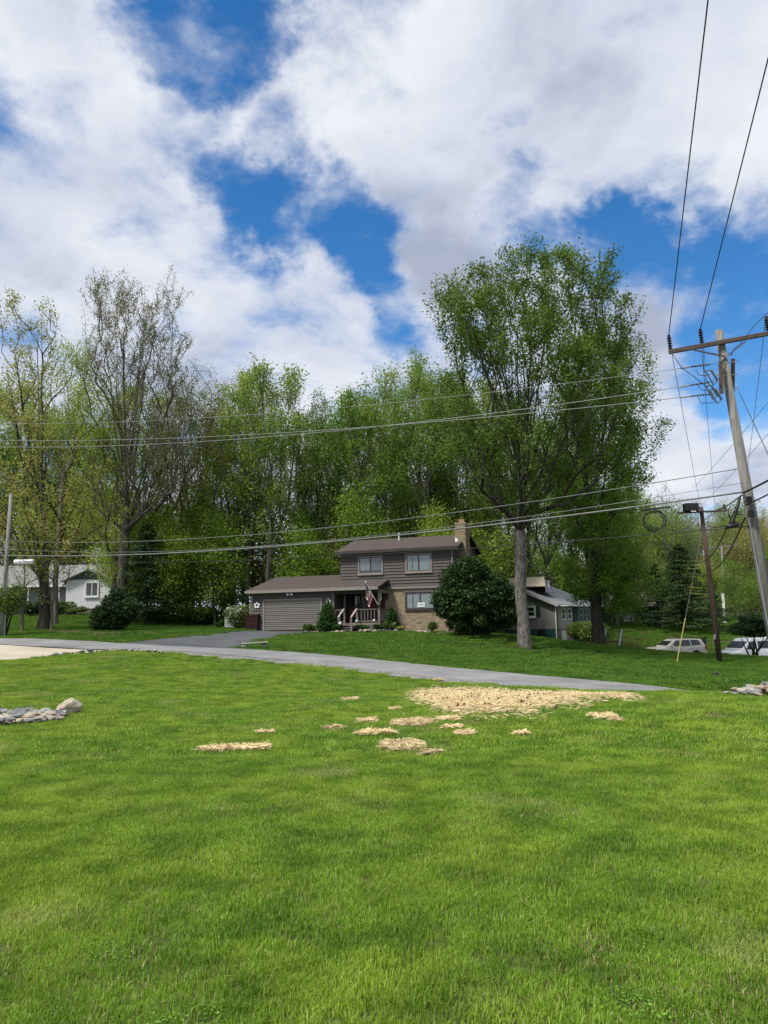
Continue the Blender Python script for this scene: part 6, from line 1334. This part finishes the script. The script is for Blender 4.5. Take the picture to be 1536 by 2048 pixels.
# cables on the right going out of the frame, and guys
GR = 'cables and guys at the right edge'
wire('cable', 'black cable from the leaning pole up to the right edge', [P(1488, 985, PD - .15), P(1700, 860, 14.0)], .030, m_cable, GR, 20, 'cable', .25); wire('cable', 'second black cable below it leaving to the right edge', [P(1492, 1010, PD - .15), P(1720, 880, 13.5)], .022, m_cable, GR, 20, 'cable', .25)
wire('service_wire', 'thin service wire crossing behind the leaning pole from upper right', [P(1660, 650, 16), P(1388, 975, 43.5)], .008, m_wire, GR, 30, 'wire', .5); wire('service_wire', 'second thin service wire crossing lower behind the leaning pole', [P(1680, 700, 17), P(1402, 1012, 43.8)], .008, m_wire, GR, 30, 'wire', .5)
gy = P(1471, 768, PD); wire('guy_wire', 'guy wire running down right from the leaning pole', [gy, P(1620, 1090, 23.5)], .012, m_galv, GR, 16, 'wire', 0.0)
# brown pole on the far lawn
BD = 44.0; bp = PG(1435, BD); bt_ = P(1402, 1014, BD); bpole = thing('utility_pole', 'brown wooden utility pole on the far lawn with crossarm and black box', 'utility pole', bp); lb_ = lambda p: Vector(p) - bp
MB().tube([(0, 0, -.3), tuple((bt_ - bp) * .5), tuple(bt_ - bp)], [.165, .14, .11], 14).build('shaft', m_poled, bpole, smooth=True)
xa, xb = P(1355, 1026, BD - .15), P(1456, 1021, BD - .15); MB().bar(lb_(xa), lb_(xb), .10, .10).build('crossarm', m_arm, bpole)
MB().bar(lb_(P(1410, 1040, BD - .2)), lb_(P(1430, 1025, BD - .2)), .04).build('brace', m_arm, bpole); insulator(bpole, lb_(P(1452, 1021, BD - .15)), (-.3, 0, 1), 3, .08, .38)
bxp = lb_(P(1381, 1016, BD - .2)); MB().box(bxp.x - .40, bxp.x + .40, bxp.y - .28, bxp.y + .2, bxp.z - .22, bxp.z + .26).build('black_box', m_cable, bpole, bevel=.06); MB().box(bxp.x - .1, bxp.x + .18, bxp.y - .3, bxp.y - .285, bxp.z - .26, bxp.z - .2).build('label_plate', m_white, bpole)
MB().bar(lb_(P(1430, 1268, BD - .18)), lb_(P(1429, 1279, BD - .18)), .10, .02, up=(0, 1, 0)).build('tag_plate', m_galv, bpole)
g0, g1 = P(1404, 1062, BD), PG(1349, 43.0); gw_ = thing('guy_wire', 'guy wire with yellow guard anchored left of the brown pole', 'guy wire', g1); MB().tube([(0, 0, 0), tuple(g0 - g1)], .006, 6).build('strand', m_galv, gw_); MB().tube([(0, 0, .02), tuple((g0 - g1) * .33)], .032, 8).build('guard', mat('guard_yellow', (.36, .32, .09), .5, .1, 4), gw_)
# messy cables between leaning pole and brown pole
GM = 'slack cables between the leaning pole and the brown pole'
for i_, (s_, e_, sg, lb) in enumerate((((1478, 1000), (1408, 1123), 1.3, 'slack black cable looping from the leaning pole low onto the brown pole'), ((1490, 1035), (1419, 1142), 1.6, 'longest slack black cable falling to the middle of the brown pole'), ((1470, 1045), (1412, 1050), .5, 'short black cable from the splice to the top of the brown pole'), ((1484, 990), (1404, 1022), .9, 'black cable from the leaning pole to the brown crossarm'))):
    wire('slack_cable', lb, [P(*s_, PD - .2), P(*e_, BD - .2)], .022, m_cable, GM, 30, 'cable', sg)
mess = thing('cable_splice', 'bundle of black splices and drip loops hanging on the leaning pole', 'splice', P(1468, 1045, PD - .35)); m0 = P(1468, 1045, PD - .35)
MB().tube([P(1481, 992, PD - .3) - m0, P(1474, 1015, PD - .35) - m0, P(1464, 1045, PD - .4) - m0, P(1460, 1052, PD - .4) - m0], [.03, .05, .06, .03], 8).build('sleeve', m_cable, mess, smooth=True); MB().tube([P(1452, 1054, PD - .4) - m0, P(1476, 1049, PD - .4) - m0], .065, 10).build('closure', m_cable, mess, smooth=True)
for q in range(4):
    c = P(1466 + q * 4, 1024 + 6 * q, PD - .4) - m0; MB().tube([tuple(c + Vector((.13 * math.cos(t), .05 * math.sin(t * 2 + q), .20 * math.sin(t)))) for t in np.linspace(.3 * q, 5 + .3 * q, 14)], .011, 6).build('drip_loop', m_cable, mess, smooth=True)
for (dx, px, py) in ((0, 1500, 1028), (0, 1496, 1000)): MB().box(*(lambda c: (c.x - .07, c.x + .07, c.y - .12, c.y, c.z - .09, c.z + .09))(loc_(P(px, py, PD - .2)))).build('clamp_block', m_cable, pole)
for q in range(5): c = loc_(pz_at(1010 + q * 14)); MB().tube([tuple(c + Vector((.16 * math.cos(t), .16 * math.sin(t), 0))) for t in np.linspace(0, 6.283, 17)], .006, 5, cap=False).build('strap', m_galv, pole) if q in (0, 3) else None
MB().tube([tuple(loc_(pz_at(1010)) + Vector((-.15, -.1, 0))), tuple(loc_(pb_) + Vector((-.17, -.12, .3)))], .022, 6).build('ground_conduit', m_galv, pole)
# spare coil hung on the cable bundle
cc = P(1311, 1040, 27.6); coil = thing('cable_coil', 'spare coil of black cable hanging from the thick bundle', 'cable coil', cc)
for q in range(7):
    r_ = .34 + .05 * math.sin(q * 2.1); dx = random.uniform(-.12, .12); dz = random.uniform(-.08, .08); MB().tube([(dx + r_ * 1.15 * math.cos(t), .03 * q - .1 + .02 * math.sin(3 * t), dz + r_ * math.sin(t)) for t in np.linspace(0, 6.283, 28)], .011, 6, cap=False).build('loop', m_cable, coil, smooth=True)
MB().tube([(-.5, 0, .35), (0, 0, .42), (.6, 0, .47)], .03, 6).build('lashing', m_cable, coil)
wire('slack_cable', 'drooping cable from the coil to the brown crossarm', [cc + Vector((.2, 0, -.2)), P(1400, 1024, BD - .2)], .013, m_cable, GM, 24, 'cable', 2.2)

# ------------------------------------------------------------------ vehicles
m_pane_car = mat('car_glass', (.020, .024, .026), .08, .1, 2, spec=.6)
m_tyre = mat('tyre', (.018, .018, .018), .85, .2, 6); m_rim = mat('rim', (.40, .40, .41), .35, .05, 4, metal=.7)
m_lamp = mat('lamp_clear', (.62, .63, .62), .15, .05, 3); m_tail = mat('lamp_red', (.35, .02, .02), .2, .05, 3); m_plast = mat('black_plastic', (.025, .025, .026), .6, .1, 4)
def paint(name, c):
    m = mat(name, c, .32, .03, 2, spec=.5); b = m.node_tree.nodes['Principled BSDF']; b.inputs['Coat Weight'].default_value = .6; b.inputs['Coat Roughness'].default_value = .08; return m
def shell_mesh(secs):
    """loft: list of (x, [(y,z) ...]) sections -> closed surface"""
    b = MB(); n = len(secs[0][1])
    for x, ring in secs: b.v += [(x if len(p) < 3 else x + p[2], p[0], p[1]) for p in ring]
    for i in range(len(secs) - 1):
        for q in range(n): a, c = i * n + q, i * n + (q + 1) % n; b.f.append((a, c, c + n, a + n))
    b.f.append(tuple(range(n))[::-1]); b.f.append(tuple((len(secs) - 1) * n + q for q in range(n))); return b
def vehicle(name, label, loc, rz, col, spec, group):
    """x = rearward (front at -x); spec: lower body sections and greenhouse"""
    o = thing(name, label, 'car' if name != 'van' else 'van', loc, rz, group); w = spec['w'] / 2; pm = paint('paint_' + name, col)
    secs = []
    for (x, zt, zb, k) in spec['body']:
        ww = w * k; secs.append((x, [(-ww * .93, zb), (-ww, zb + .12), (-ww, zt - .22), (-ww * .985, zt - .06), (-ww * .90, zt), (ww * .90, zt), (ww * .985, zt - .06), (ww, zt - .22), (ww, zb + .12), (ww * .93, zb)]))
    body = shell_mesh(secs).build('body', pm, o, smooth=False, bevel=.02); secs = []
    for (x, zt, z0, k) in spec['cab']: ww = w * k; secs.append((x, [(-w * .965, z0), (-ww, zt - .06), (-ww * .9, zt), (ww * .9, zt), (ww, zt - .06), (w * .965, z0)]))
    cab = shell_mesh(secs).build('cabin', pm, o, bevel=.02)
    def panel(nm, pts, m, par, off=.012):
        b = MB(); c = sum((Vector(p) for p in pts), Vector()) / len(pts); nrm = (Vector(pts[1]) - Vector(pts[0])).cross(Vector(pts[2]) - Vector(pts[0])).normalized()
        if nrm.dot(c - Vector((c.x if abs(nrm.x) < .5 else 0, 0, .9))) < 0: nrm = -nrm
        n = len(pts); b.v = [tuple(Vector(p) + nrm * off) for p in pts] + [tuple(Vector(p) - nrm * .02) for p in pts]; b.f = [tuple(range(n)), tuple(range(2 * n - 1, n - 1, -1))] + [(q, n + q, n + (q + 1) % n, (q + 1) % n) for q in range(n)]; return b.build(nm, m, par)
    for s_ in (-1, 1):
        for pts in spec['side_win']: panel('side_window', [(x, s_ * w * (.965 + (kk - .965) * f), z) for (x, z, f, kk) in pts], m_pane_car, cab)
    panel('windshield', [(x, s_ * w * k, z) for (x, z, k, s_) in spec['wind']], m_pane_car, cab); panel('rear_window', [(x, s_ * w * k, z) for (x, z, k, s_) in spec['rear']], m_pane_car, cab)
    for xw in spec['wheels']:
        for s_ in (-1, 1):
            MB().lathe([(spec['r'] + .07, -.01), (spec['r'] + .07, .02)], (xw, s_ * (w + .002), spec['r'] + .01), 22, 'y').build('wheel_arch', m_plast, body)
            wh = MB().lathe([(spec['r'] * .6, -.11), (spec['r'] * .94, -.11), (spec['r'], -.07), (spec['r'], .07), (spec['r'] * .94, .11), (spec['r'] * .6, .11)], (xw, s_ * (w - .07), spec['r']), 22, 'y').build('wheel', m_tyre, o, smooth=False)
            MB().lathe([(.04, -.115), (spec['r'] * .62, -.118), (spec['r'] * .62, .118), (.04, .115)], (xw, s_ * (w - .07), spec['r']), 18, 'y').build('rim', m_rim, wh)
    x0 = spec['body'][0][0]; x1 = spec['body'][-1][0]
    for s_ in (-1, 1):
        MB().box(x0 - .02, x0 + .25, s_ * w * .62 - .18, s_ * w * .62 + .18, spec['hl'] - .09, spec['hl'] + .09).build('headlight', m_lamp, body, bevel=.02); MB().box(x1 - .12, x1 + .02, s_ * w * .86 - .10, s_ * w * .86 + .10, spec['tl'] - .18, spec['tl'] + .18).build('tail_light', m_tail, body, bevel=.02)
        MB().box(spec['mir'] - .08, spec['mir'] + .08, s_ * (w + .14) - .10, s_ * (w + .14) + .10, spec['mz'] - .09, spec['mz'] + .10).build('mirror', spec.get('mirm', pm), o, bevel=.03)
        for xh in spec['handles']: MB().box(xh - .10, xh + .10, s_ * (w + .012) - .012, s_ * (w + .012) + .012, spec['hz'] - .02, spec['hz'] + .02).build('door_handle', pm, body)
        for xd in spec['seams']: MB().box(xd - .006, xd + .006, s_ * (w + .001) - .004, s_ * (w + .001) + .004, .42, spec['hz'] + .10).build('door_seam', m_plast, body)
        MB().box(spec['wheels'][0] + .45, spec['wheels'][1] - .45, s_ * (w + .006) - .015, s_ * (w + .006) + .015, .32, .44).build('sill_trim', m_plast, body)
    MB().box(x0 - .03, x0 + .05, -w * .45, w * .45, spec['gr'] - .12, spec['gr'] + .12).build('grille', m_plast, body); MB().box(x0 - .06, x0 + .1, -w * .88, w * .88, .36, .56).build('front_bumper', spec.get('bump', pm), body, bevel=.03); MB().box(x1 - .1, x1 + .07, -w * .9, w * .9, .40, .62).build('rear_bumper', spec.get('bump', pm), body, bevel=.03)
    MB().box(x1 + .004, x1 + .02, -.16, .16, .80, .95).build('licence_plate', m_white, body)
    if spec.get('rails'):
        for s_ in (-1, 1): MB().bar((spec['rails'][0], s_ * w * .72, spec['rails'][2]), (spec['rails'][1], s_ * w * .72, spec['rails'][2]), .04, .04).build('roof_rail', m_plast, cab)
    return o
W0 = .965
suv = dict(w=1.95, r=.36, body=[(-2.42, .82, .42, .80), (-2.30, .92, .34, .93), (-1.9, 1.02, .28, .99), (-1.05, 1.10, .26, 1), (0, 1.12, .26, 1), (1.6, 1.14, .28, 1), (2.15, 1.14, .34, .97), (2.42, 1.08, .45, .90)],
           cab=[(-1.15, 1.16, 1.08, .95), (-.55, 1.58, 1.09, .84), (-.2, 1.70, 1.10, .80), (.6, 1.75, 1.10, .79), (1.6, 1.72, 1.10, .79), (2.05, 1.66, 1.10, .80), (2.34, 1.16, 1.09, .94)],
           side_win=[[(-.80, 1.14, .04, .86), (.02, 1.14, .04, .80), (.02, 1.62, .85, .80), (-.28, 1.60, .85, .82)], [(.10, 1.14, .04, .8), (.98, 1.14, .04, .8), (.92, 1.64, .85, .8), (.10, 1.63, .85, .8)], [(1.08, 1.16, .06, .8), (1.95, 1.22, .12, .8), (1.72, 1.60, .82, .8), (1.04, 1.63, .85, .8)]],
           wind=[(-1.09, 1.205, .84, -1), (-1.09, 1.205, .84, 1), (-.58, 1.56, .76, 1), (-.58, 1.56, .76, -1)], rear=[(2.30, 1.22, .84, -1), (2.30, 1.22, .84, 1), (2.10, 1.60, .72, 1), (2.10, 1.60, .72, -1)],
           wheels=(-1.45, 1.42), hl=.80, tl=.98, mir=-.72, mz=1.14, handles=(-.05, .95), seams=(-.85, .05, 1.02), hz=.98, gr=.74, rails=(-.1, 1.9, 1.79))
sp_ = PG(1346, 66); vehicle('suv', 'champagne silver sport utility vehicle parked beyond the lawn', sp_ + Vector((0, 0, .01)), R(9), (.47, .44, .39), suv, 'vehicles parked beyond the lawn')
van = dict(w=2.0, r=.36, body=[(-2.75, .95, .42, .84), (-2.65, 1.05, .34, .94), (-2.2, 1.12, .30, 1), (-1.6, 1.18, .28, 1), (0, 1.22, .28, 1), (2.4, 1.22, .30, 1), (2.75, 1.2, .42, .97)],
           cab=[(-1.85, 1.24, 1.14, .95), (-1.1, 1.85, 1.16, .86), (-.8, 2.05, 1.18, .83), (0, 2.10, 1.19, .83), (2.4, 2.08, 1.19, .83), (2.72, 1.95, 1.18, .86)],
           side_win=[[(-1.45, 1.24, .05, .86), (-.42, 1.24, .05, .83), (-.42, 1.82, .75, .83), (-1.0, 1.80, .75, .85)], [(-.25, 1.26, .06, .83), (1.0, 1.26, .06, .83), (1.0, 1.82, .75, .83), (-.25, 1.82, .75, .83)], [(1.15, 1.26, .06, .83), (2.4, 1.26, .06, .83), (2.4, 1.82, .75, .83), (1.15, 1.82, .75, .83)]],
           wind=[(-1.76, 1.315, .84, -1), (-1.76, 1.315, .84, 1), (-1.14, 1.82, .78, 1), (-1.14, 1.82, .78, -1)], rear=[(2.72, 1.35, .8, -1), (2.72, 1.35, .8, 1), (2.72, 1.85, .74, 1), (2.72, 1.85, .74, -1)],
           wheels=(-1.85, 1.6), hl=.86, tl=1.1, mir=-1.25, mz=1.32, handles=(-.55, .95), seams=(-1.4, -.35, 1.08), hz=1.02, gr=.82, bump=m_plast, mirm=m_plast)
vp = PG(1500, 62.5); vehicle('van', 'white passenger van parked behind the small flat topped tree', vp + Vector((.0, 0, .01)), R(20), (.78, .78, .78), van, 'vehicles parked beyond the lawn')

# ------------------------------------------------------------------ small things on the right lawn
sw = PG(1226, 58.5); o = thing('garden_swing', 'pale green A frame garden swing on the right lawn', 'garden swing', sw, R(4)); mg = mat('swing_green', (.40, .47, .43), .6, .1, 4); mg2 = mat('swing_teal', (.10, .22, .20), .6, .1, 4)
for s_, mm in ((-.62, mg), (.62, mg)):
    MB().bar((s_ - .42, -.35, 0), (s_ + .08, 0, 1.45), .13, .05, up=(0, 1, 0)).build('leg', mm, o); MB().bar((s_ + .12, .40, 0), (s_ + .08, .02, 1.42), .09, .05, up=(0, 1, 0)).build('leg', mg2, o)
for q in range(4): MB().box(-.52, .60, -.2 + q * .11, -.11 + q * .11, .36, .385).build('seat_slat', m_poled, o)
for q in range(2): MB().box(-.52, .60, .24, .265, .44 + q * .10, .52 + q * .10).build('back_slat', m_poled, o)
for s_ in (-.5, .58): MB().bar((s_, -.15, .36), (s_, -.15, 0), .05).build('seat_leg', m_poled, o)
for (px, py) in ((1401, 1278), (1405, 1274), (1409, 1270)):
    b = PG(px, 74); MB().bar((0, 0, -.2), (0, 0, .95), .13).build('shaft', m_plast, t_ := thing('marker_post', {1401: 'leftmost short black post behind the cars', 1405: 'middle short black post behind the cars', 1409: 'rightmost short black post behind the cars'}[px], 'post', b, group='three short black posts')); MB().box(-.07, .07, -.07, .07, .952, .98).build('cap', m_black, t_)
p = PG(1425, 31.5); o = thing('lawn_light', 'small white and black object lying on the far lawn by the road', 'lawn light', p, .4); MB().box(-.16, .16, -.1, .1, .0, .09).build('base', m_white, o, bevel=.02); MB().box(-.12, .18, -.02, .12, .092, .17).build('cover', m_black, o, bevel=.02)
b = PG(1451, 92); o = thing('white_marker', 'slim white post beside the far spruce', 'post', b); MB().bar((0, 0, -.2), (0, 0, 3.6), .22).build('shaft', m_white, o); MB().box(-.13, .13, -.13, .13, 3.603, 3.7).build('cap', m_white, o)
# dandelions and small weeds in the near lawn
